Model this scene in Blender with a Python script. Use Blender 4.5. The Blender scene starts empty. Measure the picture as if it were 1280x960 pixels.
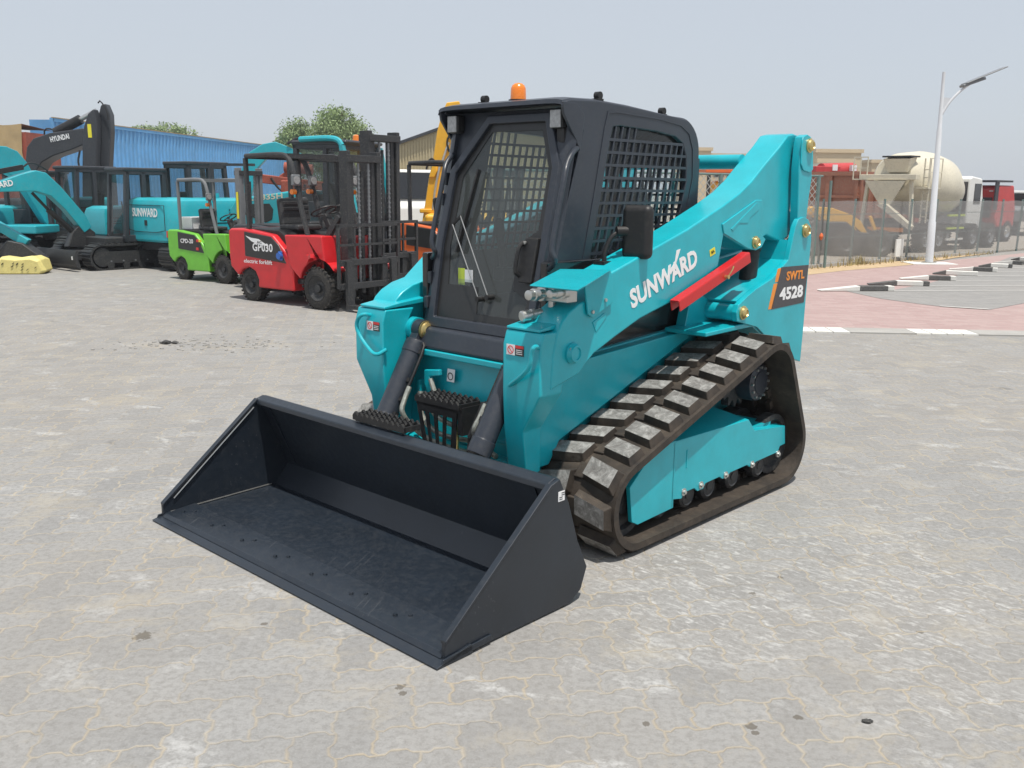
import bpy, math, random
from mathutils import Vector, Matrix
R = math.radians
random.seed(7)
scene = bpy.context.scene
col = scene.collection

# ------------------------------------------------------------------ materials
def new_mat(name):
    m = bpy.data.materials.new(name); m.use_nodes = True
    nt = m.node_tree
    b = nt.nodes['Principled BSDF']
    return m, nt, b

def noise(nt, scale, detail=4, rough=.55, vec=None, dist=0.0):
    n = nt.nodes.new('ShaderNodeTexNoise')
    n.inputs['Scale'].default_value = scale; n.inputs['Detail'].default_value = detail
    n.inputs['Roughness'].default_value = rough; n.inputs['Distortion'].default_value = dist
    if vec is not None: nt.links.new(vec, n.inputs['Vector'])
    return n.outputs['Fac']

def ramp(nt, fac, stops):
    r = nt.nodes.new('ShaderNodeValToRGB')
    e = r.color_ramp.elements
    while len(e) < len(stops): e.new(.5)
    for k, (p, c) in enumerate(stops):
        e[k].position = p
        e[k].color = (c[0], c[1], c[2], 1) if hasattr(c, '__len__') else (c, c, c, 1)
    nt.links.new(fac, r.inputs['Fac'])
    return r.outputs['Color']

def mixc(nt, fac, a, b, mode='MIX'):
    n = nt.nodes.new('ShaderNodeMix'); n.data_type = 'RGBA'; n.blend_type = mode
    for s, v in ((0, fac), (6, a), (7, b)):
        if hasattr(v, 'links') or isinstance(v, bpy.types.NodeSocket): nt.links.new(v, n.inputs[s])
        elif s == 0: n.inputs[0].default_value = v
        else: n.inputs[s].default_value = (v[0], v[1], v[2], 1)
    return n.outputs[2]

def mth(nt, op, a, b=None, c=None):
    n = nt.nodes.new('ShaderNodeMath'); n.operation = op
    for k, v in enumerate((a, b, c)):
        if v is None: continue
        if isinstance(v, (int, float)): n.inputs[k].default_value = v
        else: nt.links.new(v, n.inputs[k])
    return n.outputs[0]

def objco(nt, scale=(1, 1, 1), rot=(0, 0, 0), kind='Object'):
    t = nt.nodes.new('ShaderNodeTexCoord'); mp = nt.nodes.new('ShaderNodeMapping')
    nt.links.new(t.outputs[kind], mp.inputs['Vector'])
    mp.inputs['Scale'].default_value = scale; mp.inputs['Rotation'].default_value = rot
    return mp.outputs['Vector']

def rotscale(nt, rot, scale):
    a = objco(nt, (1, 1, 1), (0, 0, R(rot))); m = nt.nodes.new('ShaderNodeMapping'); nt.links.new(a, m.inputs['Vector'])
    m.inputs['Scale'].default_value = scale; return m.outputs['Vector']

def bump(nt, b, h, strength=.3, dist=.01):
    n = nt.nodes.new('ShaderNodeBump'); n.inputs['Strength'].default_value = strength
    n.inputs['Distance'].default_value = dist
    nt.links.new(h, n.inputs['Height']); nt.links.new(n.outputs['Normal'], b.inputs['Normal'])

def paint(name, c, rough=.38, var=.10, metal=0.0, dust=.12, dustc=(.36, .32, .26), coat=.25, scale=6, spec=.5, scratch=0):
    m, nt, b = new_mat(name)
    v = objco(nt)
    n1 = noise(nt, scale, 5, .6, v); n2 = noise(nt, scale*9, 4, .65, v)
    dark = tuple(x*(1-var) for x in c); lite = tuple(min(1, x*(1+var)) for x in c)
    base = ramp(nt, n1, [(.3, dark), (.7, lite)])
    f = mth(nt, 'MULTIPLY', ramp(nt, n2, [(.48, 0), (.75, 1)]), dust)
    cc_ = mixc(nt, f, base, dustc)
    if scratch:
        n4 = noise(nt, 1.0, 3, .5, rotscale(nt, 63, (3, 160, 60))); n5 = noise(nt, 3.0, 3, .5, v)
        cc_ = mixc(nt, mth(nt, 'MULTIPLY', mth(nt, 'MULTIPLY', ramp(nt, n4, [(.66, 0), (.70, 1)]), ramp(nt, n5, [(.5, 0), (.6, 1)])), scratch), cc_, (.30, .30, .30))
    nt.links.new(cc_, b.inputs['Base Color'])
    nt.links.new(ramp(nt, n2, [(.3, rough*.85), (.8, min(1, rough*1.35))]), b.inputs['Roughness'])
    b.inputs['Metallic'].default_value = metal
    b.inputs['Coat Weight'].default_value = coat; b.inputs['Coat Roughness'].default_value = .2
    b.inputs['Specular IOR Level'].default_value = spec
    n3 = noise(nt, 40, 2, .5, v)
    bump(nt, b, n3, .05, .004)
    return m

def glass(name, tint=(.55, .62, .62), alpha=.35, rough=.03):
    m, nt, b = new_mat(name)
    out = nt.nodes['Material Output']
    tr = nt.nodes.new('ShaderNodeBsdfTransparent'); tr.inputs['Color'].default_value = (*tint, 1)
    gl = nt.nodes.new('ShaderNodeBsdfGlossy'); gl.inputs['Roughness'].default_value = rough
    gl.inputs['Color'].default_value = (1, 1, 1, 1)
    df = nt.nodes.new('ShaderNodeBsdfDiffuse'); df.inputs['Color'].default_value = (.20, .21, .21, 1)
    m1 = nt.nodes.new('ShaderNodeMixShader'); m2 = nt.nodes.new('ShaderNodeMixShader')
    fr = nt.nodes.new('ShaderNodeFresnel'); fr.inputs['IOR'].default_value = 1.45
    m1.inputs[0].default_value = alpha
    nt.links.new(tr.outputs[0], m1.inputs[1]); nt.links.new(df.outputs[0], m1.inputs[2])
    ge = nt.nodes.new('ShaderNodeNewGeometry')      # reflect on outer faces only
    nt.links.new(mth(nt, 'MULTIPLY', fr.outputs[0], mth(nt, 'SUBTRACT', 1.0, ge.outputs['Backfacing'])), m2.inputs[0]); nt.links.new(m1.outputs[0], m2.inputs[1]); nt.links.new(gl.outputs[0], m2.inputs[2])
    nt.links.new(m2.outputs[0], out.inputs['Surface'])
    return m

M = {}
TEAL = (.003, .40, .475)
M['teal'] = paint('teal paint', TEAL, .34, .10, dust=.07, dustc=(.22, .36, .36), coat=.3)
M['teal_far'] = paint('teal machine paint', (.012, .37, .44), .42, .10, dust=.12, scale=3)
M['char'] = paint('charcoal blue paint', (.024, .030, .042), .42, .12, dust=.05, coat=.2)
M['bucket'] = paint('bucket paint', (.0115, .0175, .0265), .42, .15, dust=.14, dustc=(.07, .07, .07), coat=.2, scale=4, scratch=.14)
M['black'] = paint('black plastic', (.012, .012, .013), .5, .1, dust=.05, coat=0)
M['blackgloss'] = paint('black gloss panel', (.010, .011, .013), .16, .05, dust=.03, coat=.4)
M['darkmet'] = paint('dark machine steel', (.022, .024, .027), .5, .15, dust=.2, coat=0)
M['darkfar'] = paint('dark grey cab paint', (.026, .030, .038), .45, .1, dust=.15, coat=.1)
M['grey'] = paint('grey painted steel', (.16, .17, .18), .45, .1, dust=.2)
M['red'] = paint('red paint', (.60, .012, .018), .36, .08, dust=.05)
M['redbar'] = paint('brace red paint', (.55, .008, .010), .4, .05, dust=.03)
M['green'] = paint('lime green paint', (.15, .50, .035), .4, .08, dust=.08)
M['yellow'] = paint('excavator yellow paint', (.80, .42, .02), .42, .08, dust=.1)
M['orange'] = paint('orange paint', (.70, .13, .02), .42, .08, dust=.1)
M['white'] = paint('white paint', (.76, .76, .73), .5, .04, dust=.15)
M['cream'] = paint('cream drum paint', (.66, .61, .48), .5, .07, dust=.35, scale=2)
M['brown'] = paint('red brown dumper paint', (.34, .13, .075), .6, .12, dust=.4, scale=2)
M['truckred'] = paint('truck red paint', (.50, .03, .03), .45, .1, dust=.2)
M['decalwhite'] = paint('white lettering', (.82, .82, .82), .45, .02, dust=.02, coat=0)
M['decalgrey'] = paint('graphite decal', (.045, .043, .05), .45, .03, dust=.02)
M['decalorange'] = paint('orange decal', (.80, .26, .02), .45, .03, dust=.0)
M['decalyellow'] = paint('yellow decal', (.80, .70, .03), .45, .03, dust=.0)
M['decalred'] = paint('red decal', (.65, .03, .03), .45, .03, dust=.0)
M['decalblack'] = paint('black decal', (.015, .015, .015), .45, .03, dust=.0)
M['decalgreen'] = paint('yellow green decal', (.50, .62, .05), .45, .03, dust=.0)
M['gold'] = paint('zinc gold bolt', (.62, .48, .20), .32, .2, metal=.9, dust=.1)
M['silver'] = paint('galvanised steel', (.55, .55, .53), .32, .12, metal=.85, dust=.12)
M['hose'] = paint('braided hose sleeve', (.40, .41, .36), .4, .3, metal=.6, dust=.1, scale=60)
M['beacon'] = paint('amber beacon lens', (.85, .22, .01), .25, .05, dust=0, coat=.6)
M['lampglass'] = paint('lamp lens', (.33, .33, .33), .3, .25, dust=0, scale=60, coat=.8)
M['seat'] = paint('seat vinyl', (.02, .021, .023), .6, .1, dust=.15)
M['seatlight'] = paint('plastic covered seat', (.20, .21, .21), .35, .3, dust=.1, scale=12)
M['bag'] = paint('woven yellow bag', (.72, .62, .22), .6, .1, dust=.2, scale=14)
M['glass'] = glass('door glass', (.88, .93, .91), .16)
M['sideglass'] = glass('side window glass', (.92, .95, .95), .04)
M['farglass'] = glass('machine cab glass', (.72, .78, .78), .12)
M['beige'] = paint('beige wall render', (.56, .45, .30), .9, .05, dust=.2, coat=0, scale=1)
M['offwhite'] = paint('off white wall render', (.70, .68, .62), .9, .04, dust=.15, coat=0, scale=1)
M['fencegreen'] = paint('green fence post paint', (.12, .19, .18), .5, .1, dust=.3, coat=0)
M['concrete'] = paint('kerb concrete', (.36, .35, .33), .9, .12, dust=.3, coat=0, scale=3)
M['kerbblack'] = paint('black kerb paint', (.085, .085, .085), .8, .2, dust=.5, coat=0)
M['kerbwhite'] = paint('white kerb paint', (.68, .67, .63), .8, .06, dust=.35, coat=0)
M['stone'] = paint('dark stone', (.05, .05, .05), .9, .3, dust=.2, coat=0, scale=20)
M['bark'] = paint('tree bark', (.10, .07, .045), .9, .3, dust=.1, coat=0, scale=8)
M['polewhite'] = paint('painted lamp pole', (.62, .64, .66), .4, .04, dust=.1)
M['tarp'] = paint('tan tarpaulin', (.36, .26, .13), .8, .2, dust=.3, coat=0, scale=2)
M['rust'] = paint('faded red steel', (.30, .06, .035), .7, .3, dust=.3, coat=0, scale=3)

def rubber_mat():
    m, nt, b = new_mat('track rubber')
    v = objco(nt)
    n1 = noise(nt, 9, 6, .65, v); n2 = noise(nt, 70, 4, .6, v)
    base = ramp(nt, n1, [(.35, (.020, .016, .013)), (.62, (.055, .042, .031)), (.8, (.12, .10, .08))])
    nt.links.new(base, b.inputs['Base Color']); b.inputs['Roughness'].default_value = .72
    bump(nt, b, n2, .35, .006)
    return m
def lugtop_mat():
    m, nt, b = new_mat('scuffed rubber lug')
    v = objco(nt); v2 = rotscale(nt, 25, (16, 70, 10))
    n1 = noise(nt, 22, 6, .7, v, .8); n2 = noise(nt, 1.5, 5, .7, v2, .5); n3 = noise(nt, 90, 3, .6, v)
    base = ramp(nt, n1, [(.30, (.085, .08, .075)), (.50, (.20, .195, .185)), (.68, (.38, .375, .36))])
    s = ramp(nt, n2, [(.58, 0), (.72, .55)])
    nt.links.new(mixc(nt, s, base, (.45, .45, .43)), b.inputs['Base Color'])
    b.inputs['Roughness'].default_value = .65
    bump(nt, b, n3, .4, .005)
    return m
M['rubber'] = rubber_mat(); M['lugtop'] = lugtop_mat()
M['tyre'] = paint('tyre rubber', (.022, .021, .020), .8, .2, dust=.25, coat=0)

def corr_mat(name, c, axis_scale, strength=.6, dark=.7, axis='X', stains=.25):
    m, nt, b = new_mat(name)
    v = objco(nt)
    w = nt.nodes.new('ShaderNodeTexWave'); w.bands_direction = axis; w.inputs['Scale'].default_value = axis_scale
    nt.links.new(v, w.inputs['Vector'])
    n1 = noise(nt, 1.3, 6, .65, v); n2 = noise(nt, 5, 6, .65, objco(nt, (3, 3, .5)))
    base = ramp(nt, n1, [(.3, tuple(x*.85 for x in c)), (.7, tuple(min(1, x*1.1) for x in c))])
    s = mth(nt, 'MULTIPLY', ramp(nt, n2, [(.55, 0), (.8, 1)]), stains)
    nt.links.new(mixc(nt, s, base, (.45, .5, .55)), b.inputs['Base Color'])
    b.inputs['Roughness'].default_value = .55
    bump(nt, b, w.outputs['Fac'], strength, .04)
    return m
M['blue_box'] = paint('faded blue container paint', (.115, .34, .64), .6, .14, dust=.35, dustc=(.30, .42, .55), coat=0, scale=1.5)
M['shed'] = paint('tan sheet metal', (.42, .36, .22), .6, .08, dust=.2, coat=0, scale=1)

def ground_mat():
    m, nt, b = new_mat('interlocking block paving')
    t = nt.nodes.new('ShaderNodeTexCoord')
    mp = nt.nodes.new('ShaderNodeMapping'); nt.links.new(t.outputs['Object'], mp.inputs['Vector'])
    mp.inputs['Rotation'].default_value = (0, 0, R(-9)); mp.inputs['Scale'].default_value = (8.3, 8.3, 8.3)
    wob = nt.nodes.new('ShaderNodeTexNoise'); wob.inputs['Scale'].default_value = 1.1; wob.inputs['Detail'].default_value = 2
    nt.links.new(mp.outputs['Vector'], wob.inputs['Vector'])
    sx = nt.nodes.new('ShaderNodeSeparateXYZ'); nt.links.new(mp.outputs['Vector'], sx.inputs[0])
    sw = nt.nodes.new('ShaderNodeSeparateColor'); nt.links.new(wob.outputs['Color'], sw.inputs[0])
    X = mth(nt, 'MULTIPLY_ADD', mth(nt, 'SUBTRACT', sw.outputs[0], .5), .30, sx.outputs['X'])
    Y = mth(nt, 'MULTIPLY_ADD', mth(nt, 'SUBTRACT', sw.outputs[1], .5), .30, sx.outputs['Y'])
    def zig(a, ph):   # smoothed triangle of period 1
        s = mth(nt, 'SINE', mth(nt, 'MULTIPLY_ADD', a, 2*math.pi, ph))
        s = mth(nt, 'MULTIPLY', s, 2.3)
        s = mth(nt, 'MINIMUM', mth(nt, 'MAXIMUM', s, -1.0), 1.0)
        return mth(nt, 'MULTIPLY', s, .066)
    x = mth(nt, 'ADD', X, zig(Y, .0)); y = mth(nt, 'ADD', Y, zig(X, 1.2))
    i = mth(nt, 'FLOOR', x); j = mth(nt, 'FLOOR', y)
    u = mth(nt, 'SUBTRACT', x, i); v = mth(nt, 'SUBTRACT', y, j)
    k = mth(nt, 'FLOORED_MODULO', mth(nt, 'SUBTRACT', i, j), 4.0)
    def eq(val): return mth(nt, 'MULTIPLY', mth(nt, 'COMPARE', k, float(val), .1), 10.0)
    dl = mth(nt, 'ADD', u, eq(1)); dr = mth(nt, 'ADD', mth(nt, 'SUBTRACT', 1.0, u), eq(0))
    db = mth(nt, 'ADD', v, eq(2)); dt = mth(nt, 'ADD', mth(nt, 'SUBTRACT', 1.0, v), eq(3))
    d = mth(nt, 'MINIMUM', mth(nt, 'MINIMUM', dl, dr), mth(nt, 'MINIMUM', db, dt))
    # block id: the owning cell of a pair
    oi = mth(nt, 'SUBTRACT', i, mth(nt, 'COMPARE', k, 1.0, .1)); oj = mth(nt, 'SUBTRACT', j, mth(nt, 'COMPARE', k, 2.0, .1))
    cb = nt.nodes.new('ShaderNodeCombineXYZ'); nt.links.new(oi, cb.inputs[0]); nt.links.new(oj, cb.inputs[1])
    wn = nt.nodes.new('ShaderNodeTexWhiteNoise'); nt.links.new(cb.outputs[0], wn.inputs['Vector'])
    oc = t.outputs['Object']
    big = noise(nt, .35, 6, .6, oc); mid = noise(nt, 2.2, 6, .65, oc); fine = noise(nt, 38, 5, .75, oc); vfine = noise(nt, 160, 3, .7, oc)
    blk = ramp(nt, wn.outputs['Value'], [(0, (.232, .231, .229)), (1, (.300, .299, .296))])
    c = mixc(nt, ramp(nt, mid, [(.3, 0), (.7, .6)]), blk, (.305, .298, .286))
    c = mixc(nt, mth(nt, 'MULTIPLY', ramp(nt, fine, [(.36, 1), (.56, 0)]), .55), c, (.165, .16, .152))
    c = mixc(nt, mth(nt, 'MULTIPLY', ramp(nt, vfine, [(.52, 0), (.72, 1)]), .30), c, (.42, .41, .385))
    # dull brown and pinkish drift
    c = mixc(nt, mth(nt, 'MULTIPLY', ramp(nt, big, [(.42, 0), (.62, 1)]), .30), c, (.27, .245, .215))
    # scuffs: streaks across the blocks
    sc1 = noise(nt, 1.0, 7, .72, rotscale(nt, 44, (12, 42, 1)), .8)
    sc2 = noise(nt, 1.0, 4, .6, objco(nt, (1.1, .8, 1), (0, 0, R(10))))
    # one patch swept by the track beside the loader
    gr = nt.nodes.new('ShaderNodeVectorMath'); gr.operation = 'DISTANCE'; nt.links.new(oc, gr.inputs[0]); gr.inputs[1].default_value = (.95, 3.75, 0)
    patch = ramp(nt, mth(nt, 'DIVIDE', gr.outputs['Value'], 4.0), [(.10, .30), (.45, 0)])
    amt = mth(nt, 'ADD', sc2, patch)
    lit = mth(nt, 'MULTIPLY', ramp(nt, sc1, [(.50, 0), (.66, 1)]), ramp(nt, amt, [(.60, 0), (.78, .8)]))
    c = mixc(nt, mth(nt, 'MULTIPLY', lit, ramp(nt, fine, [(.40, .2), (.55, 1)])), c, (.56, .555, .54))
    # chalky blotches, worn and irregular
    bl = noise(nt, 2.6, 8, .72, rotscale(nt, 20, (1, 1.7, 1)), .3)
    bl2 = noise(nt, .55, 4, .6, oc)
    c = mixc(nt, mth(nt, 'MULTIPLY', mth(nt, 'MULTIPLY', ramp(nt, bl, [(.565, 0), (.68, .68)]), ramp(nt, bl2, [(.38, .3), (.60, 1)])), ramp(nt, fine, [(.40, .25), (.54, 1)])), c, (.55, .55, .54))
    # sand trodden out of the joints
    sd = noise(nt, 1.9, 9, .75, oc, .4)
    c = mixc(nt, mth(nt, 'MULTIPLY', ramp(nt, sd, [(.53, 0), (.68, 1)]), .45), c, (.40, .355, .275))
    # dark drips and stains
    st = noise(nt, 3.1, 2, .4, objco(nt, (1, 1, 1), (0, 0, 0)))
    c = mixc(nt, ramp(nt, st, [(.18, .55), (.25, 0)]), c, (.09, .085, .08))
    # oil drops and brown spots where they lie
    spots = [(-1.309, 3.073), (-0.351, 2.748), (-0.338, 2.705), (0.417, 2.547), (0.734, 2.541), (0.735, 2.507), (0.886, 2.591), (0.970, 3.487), (1.130, 3.649), (-0.902, 3.176), (1.507, 3.170)]
    tot = None
    for (px_, py_), r_ in zip(spots, (.032, .016, .014, .014, .018, .013, .014, .015, .013, .014, .012)):
        vm = nt.nodes.new('ShaderNodeVectorMath'); vm.operation = 'DISTANCE'; nt.links.new(oc, vm.inputs[0]); vm.inputs[1].default_value = (px_, py_, 0)
        q = mth(nt, 'LESS_THAN', mth(nt, 'MULTIPLY_ADD', mth(nt, 'SUBTRACT', fine, .5), r_*3.2, vm.outputs['Value']), r_)
        tot = q if tot is None else mth(nt, 'MAXIMUM', tot, q)
    c = mixc(nt, mth(nt, 'MULTIPLY', tot, .7), c, (.10, .085, .065))
    # joints with sand
    jn = noise(nt, 34, 6, .7, oc)
    jw = mth(nt, 'MULTIPLY_ADD', jn, .12, .006)
    jf = mth(nt, 'SUBTRACT', 1.0, mth(nt, 'SMOOTH_MIN', mth(nt, 'DIVIDE', d, jw), 1.0, .3))
    jf = mth(nt, 'MAXIMUM', jf, 0.0)
    jc = ramp(nt, noise(nt, 3, 4, .6, oc), [(.35, (.39, .325, .23)), (.65, (.44, .385, .295))])
    jm = mth(nt, 'MULTIPLY', jf, ramp(nt, noise(nt, 1.7, 5, .7, oc), [(.34, .2), (.60, 1)]))
    # the joints close up with distance covered by trodden dust
    c = mixc(nt, mth(nt, 'MINIMUM', mth(nt, 'MULTIPLY', jm, .85), 1.0), c, jc)
    nt.links.new(c, b.inputs['Base Color']); b.inputs['Roughness'].default_value = .88
    b.inputs['Specular IOR Level'].default_value = .3
    hgt = mth(nt, 'ADD', mth(nt, 'MULTIPLY', mth(nt, 'MINIMUM', d, .06), 12.0), mth(nt, 'MULTIPLY', fine, .5))
    bump(nt, b, hgt, .6, .007)
    return m
M['paving'] = ground_mat()

def brick_mat(name, c1, c2, mortar, rot, scale=9.0):
    m, nt, b = new_mat(name)
    v = objco(nt, (1, 1, 1), (0, 0, R(rot)))
    br = nt.nodes.new('ShaderNodeTexBrick'); nt.links.new(v, br.inputs['Vector'])
    br.inputs['Scale'].default_value = 1; br.inputs['Brick Width'].default_value = .2; br.inputs['Row Height'].default_value = .1
    br.inputs['Mortar Size'].default_value = .004
    br.inputs['Color1'].default_value = (*c1, 1); br.inputs['Color2'].default_value = (*c2, 1); br.inputs['Mortar'].default_value = (*mortar, 1)
    n1 = noise(nt, .6, 6, .65); n2 = noise(nt, 6, 5, .65)
    c = mixc(nt, ramp(nt, n1, [(.4, 0), (.7, .35)]), br.outputs['Color'], (.34, .29, .26))
    c = mixc(nt, ramp(nt, n2, [(.5, 0), (.75, .3)]), c, (.38, .34, .31))
    nt.links.new(c, b.inputs['Base Color']); b.inputs['Roughness'].default_value = .9
    return m
M['redpave'] = brick_mat('red block paving', (.35, .235, .225), (.41, .295, .28), (.31, .26, .24), 12)
M['greypave'] = brick_mat('grey block paving', (.23, .228, .222), (.275, .27, .262), (.2, .195, .18), 12)
def soil_mat(name, c1, c2):
    m, nt, b = new_mat(name)
    n1 = noise(nt, 2.5, 8, .7, objco(nt))
    nt.links.new(ramp(nt, n1, [(.3, c1), (.7, c2)]), b.inputs['Base Color']); b.inputs['Roughness'].default_value = .95
    bump(nt, b, noise(nt, 14, 6, .7, objco(nt)), .8, .03)
    return m
M['sand'] = soil_mat('dry sand', (.42, .30, .17), (.55, .42, .26))
M['yard'] = soil_mat('dusty yard soil', (.30, .265, .22), (.40, .36, .31))

def mesh_mat(name, c, density, kind):
    m, nt, b = new_mat(name)
    out = nt.nodes['Material Output']
    tr = nt.nodes.new('ShaderNodeBsdfTransparent'); mx = nt.nodes.new('ShaderNodeMixShader')
    b.inputs['Base Color'].default_value = (*c, 1); b.inputs['Roughness'].default_value = .6
    if kind == 'chain':
        t = nt.nodes.new('ShaderNodeTexCoord'); s = nt.nodes.new('ShaderNodeSeparateXYZ'); nt.links.new(t.outputs['Object'], s.inputs[0])
        a = mth(nt, 'ADD', s.outputs['X'], s.outputs['Z']); q = mth(nt, 'SUBTRACT', s.outputs['X'], s.outputs['Z'])
        fa = mth(nt, 'ABSOLUTE', mth(nt, 'SUBTRACT', mth(nt, 'FRACT', mth(nt, 'DIVIDE', a, .15)), .5))
        fq = mth(nt, 'ABSOLUTE', mth(nt, 'SUBTRACT', mth(nt, 'FRACT', mth(nt, 'DIVIDE', q, .15)), .5))
        f = mth(nt, 'GREATER_THAN', mth(nt, 'MAXIMUM', fa, fq), .5-density)
        nt.links.new(f, mx.inputs[0])
    else:
        n1 = noise(nt, 1.5, 5, .6)
        nt.links.new(ramp(nt, n1, [(.3, density*.85), (.7, min(1, density*1.15))]), mx.inputs[0])
    nt.links.new(tr.outputs[0], mx.inputs[1]); nt.links.new(b.outputs[0], mx.inputs[2])
    nt.links.new(mx.outputs[0], out.inputs['Surface'])
    return m
M['chain'] = mesh_mat('chain link wire', (.35, .37, .35), .07, 'chain')
M['netting'] = mesh_mat('grey shade netting', (.34, .34, .33), .50, 'net')
def leaf_mat(name, c):
    m, nt, b = new_mat(name)
    n1 = noise(nt, .9, 5, .6, objco(nt)); 
    nt.links.new(ramp(nt, n1, [(.3, tuple(x*.75 for x in c)), (.7, tuple(x*1.25 for x in c))]), b.inputs['Base Color'])
    b.inputs['Roughness'].default_value = .7
    return m
M['leaf'] = leaf_mat('willowy foliage', (.23, .31, .13)); M['grass'] = leaf_mat('dry grass', (.34, .27, .11))

# ------------------------------------------------------------------ geometry
class MB:
    """collects shapes that end up as ONE mesh object"""
    def __init__(s): s.v = []; s.f = []; s.m = []
    def add(s, vs, fs, mi=0):
        o = len(s.v); s.v += [tuple(v) for v in vs]; s.f += [tuple(o+i for i in f) for f in fs]; s.m += [mi]*len(fs); return s
    def box(s, x0, x1, y0, y1, z0, z1, mi=0):
        vs = [(x, y, z) for z in (z0, z1) for y in (y0, y1) for x in (x0, x1)]
        return s.add(vs, [(0, 2, 3, 1), (4, 5, 7, 6), (0, 1, 5, 4), (2, 6, 7, 3), (0, 4, 6, 2), (1, 3, 7, 5)], mi)
    def obox(s, c, half, X, Y, Z, mi=0):
        c = Vector(c); X = Vector(X).normalized(); Y = Vector(Y).normalized(); Z = Vector(Z).normalized()
        vs = [c+X*half[0]*a+Y*half[1]*b_+Z*half[2]*d for d in (-1, 1) for b_ in (-1, 1) for a in (-1, 1)]
        return s.add(vs, [(0, 2, 3, 1), (4, 5, 7, 6), (0, 1, 5, 4), (2, 6, 7, 3), (0, 4, 6, 2), (1, 3, 7, 5)], mi)
    def beam(s, p, q, w, h, up=(0, 0, 1), mi=0):
        p = Vector(p); q = Vector(q); d = (q-p); L = d.length; d.normalize(); up = Vector(up)
        side = d.cross(up)
        if side.length < 1e-4: side = Vector((1, 0, 0))
        side.normalize(); u = side.cross(d)
        return s.obox((p+q)/2, (L/2, w/2, h/2), d, side, u, mi)
    def prism(s, poly, ax, a, b_, mi=0, mis=None):
        """poly in the plane across axis ax, extruded from a to b_"""
        def P(t, p):
            return (t, p[0], p[1]) if ax == 'x' else ((p[0], t, p[1]) if ax == 'y' else (p[0], p[1], t))
        n = len(poly)
        vs = [P(a, p) for p in poly]+[P(b_, p) for p in poly]
        area = sum(poly[i][0]*poly[(i+1) % n][1]-poly[(i+1) % n][0]*poly[i][1] for i in range(n))
        flip = (area > 0) ^ (b_ > a) ^ (ax == 'y')
        fs = [tuple(range(n))[::-1], tuple(range(n, 2*n))]+[(i, (i+1) % n, n+(i+1) % n, n+i) for i in range(n)]
        if flip: fs = [f[::-1] for f in fs]
        return s.add(vs, fs, mi)
    def holed(s, outer, holes, ax, a, b_, mi=0, warp=None):
        """plate with openings; warp maps every point afterwards"""
        import bmesh
        def P(t, p):
            return (t, p[0], p[1]) if ax == 'x' else ((p[0], t, p[1]) if ax == 'y' else (p[0], p[1], t))
        bm = bmesh.new(); loops = []
        for poly in [outer]+list(holes):
            vv = [bm.verts.new(P(a, p)) for p in poly]
            ee = [bm.edges.new((vv[i], vv[(i+1) % len(vv)])) for i in range(len(vv))]
            loops.append(vv)
        bmesh.ops.triangle_fill(bm, use_beauty=True, edges=bm.edges[:])
        bm.verts.ensure_lookup_table(); bm.verts.index_update()
        n = len(bm.verts); co = [v.co.copy() for v in bm.verts]
        d = (b_-a); off = Vector((d, 0, 0)) if ax == 'x' else (Vector((0, d, 0)) if ax == 'y' else Vector((0, 0, d)))
        vs = co+[c+off for c in co]; fs = []
        for f in bm.faces:
            ids = [v.index for v in f.verts]
            nn = f.normal.dot(off)
            if nn > 0: ids = ids[::-1]
            fs.append(tuple(ids)); fs.append(tuple(n+i for i in ids[::-1]))
        for li, vv in enumerate(loops):
            ids = [v.index for v in vv]; k = len(ids)
            pl = [outer]+list(holes)
            ar = sum(pl[li][i][0]*pl[li][(i+1) % k][1]-pl[li][(i+1) % k][0]*pl[li][i][1] for i in range(k))
            fl = (ar > 0) ^ (d > 0) ^ (ax == 'y') ^ (li > 0)
            for i in range(k):
                q = (ids[i], ids[(i+1) % k], n+ids[(i+1) % k], n+ids[i])
                fs.append(q[::-1] if fl else q)
        bm.free()
        if warp: vs = [warp(Vector(v)) for v in vs]
        return s.add(vs, fs, mi)
    def cyl(s, p, q, r, r2=None, n=20, caps=True, mi=0, mcap=None):
        p = Vector(p); q = Vector(q); r2 = r if r2 is None else r2
        d = (q-p).normalized(); a = d.orthogonal().normalized(); b_ = d.cross(a)
        vs = []
        for c, rr in ((p, r), (q, r2)):
            for k in range(n):
                t = 2*math.pi*k/n; vs.append(c+(a*math.cos(t)+b_*math.sin(t))*rr)
        s.add(vs, [(k, (k+1) % n, n+(k+1) % n, n+k) for k in range(n)], mi)
        if caps:
            s.add(vs, [tuple(range(n))[::-1], tuple(range(n, 2*n))], mi if mcap is None else mcap)
        return s
    def lathe(s, c, d, prof, n=24, mi=0, caps=True):
        """prof: (distance along d, radius) from start to end"""
        c = Vector(c); d = Vector(d).normalized(); a = d.orthogonal().normalized(); b_ = d.cross(a)
        vs = []; m = len(prof)
        for (h, r) in prof:
            for k in range(n):
                t = 2*math.pi*k/n; vs.append(c+d*h+(a*math.cos(t)+b_*math.sin(t))*max(r, 1e-4))
        fs = [(j*n+k, j*n+(k+1) % n, (j+1)*n+(k+1) % n, (j+1)*n+k) for j in range(m-1) for k in range(n)]
        if caps: fs += [tuple(range(n))[::-1], tuple(range((m-1)*n, m*n))]
        return s.add(vs, fs, mi)
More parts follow.
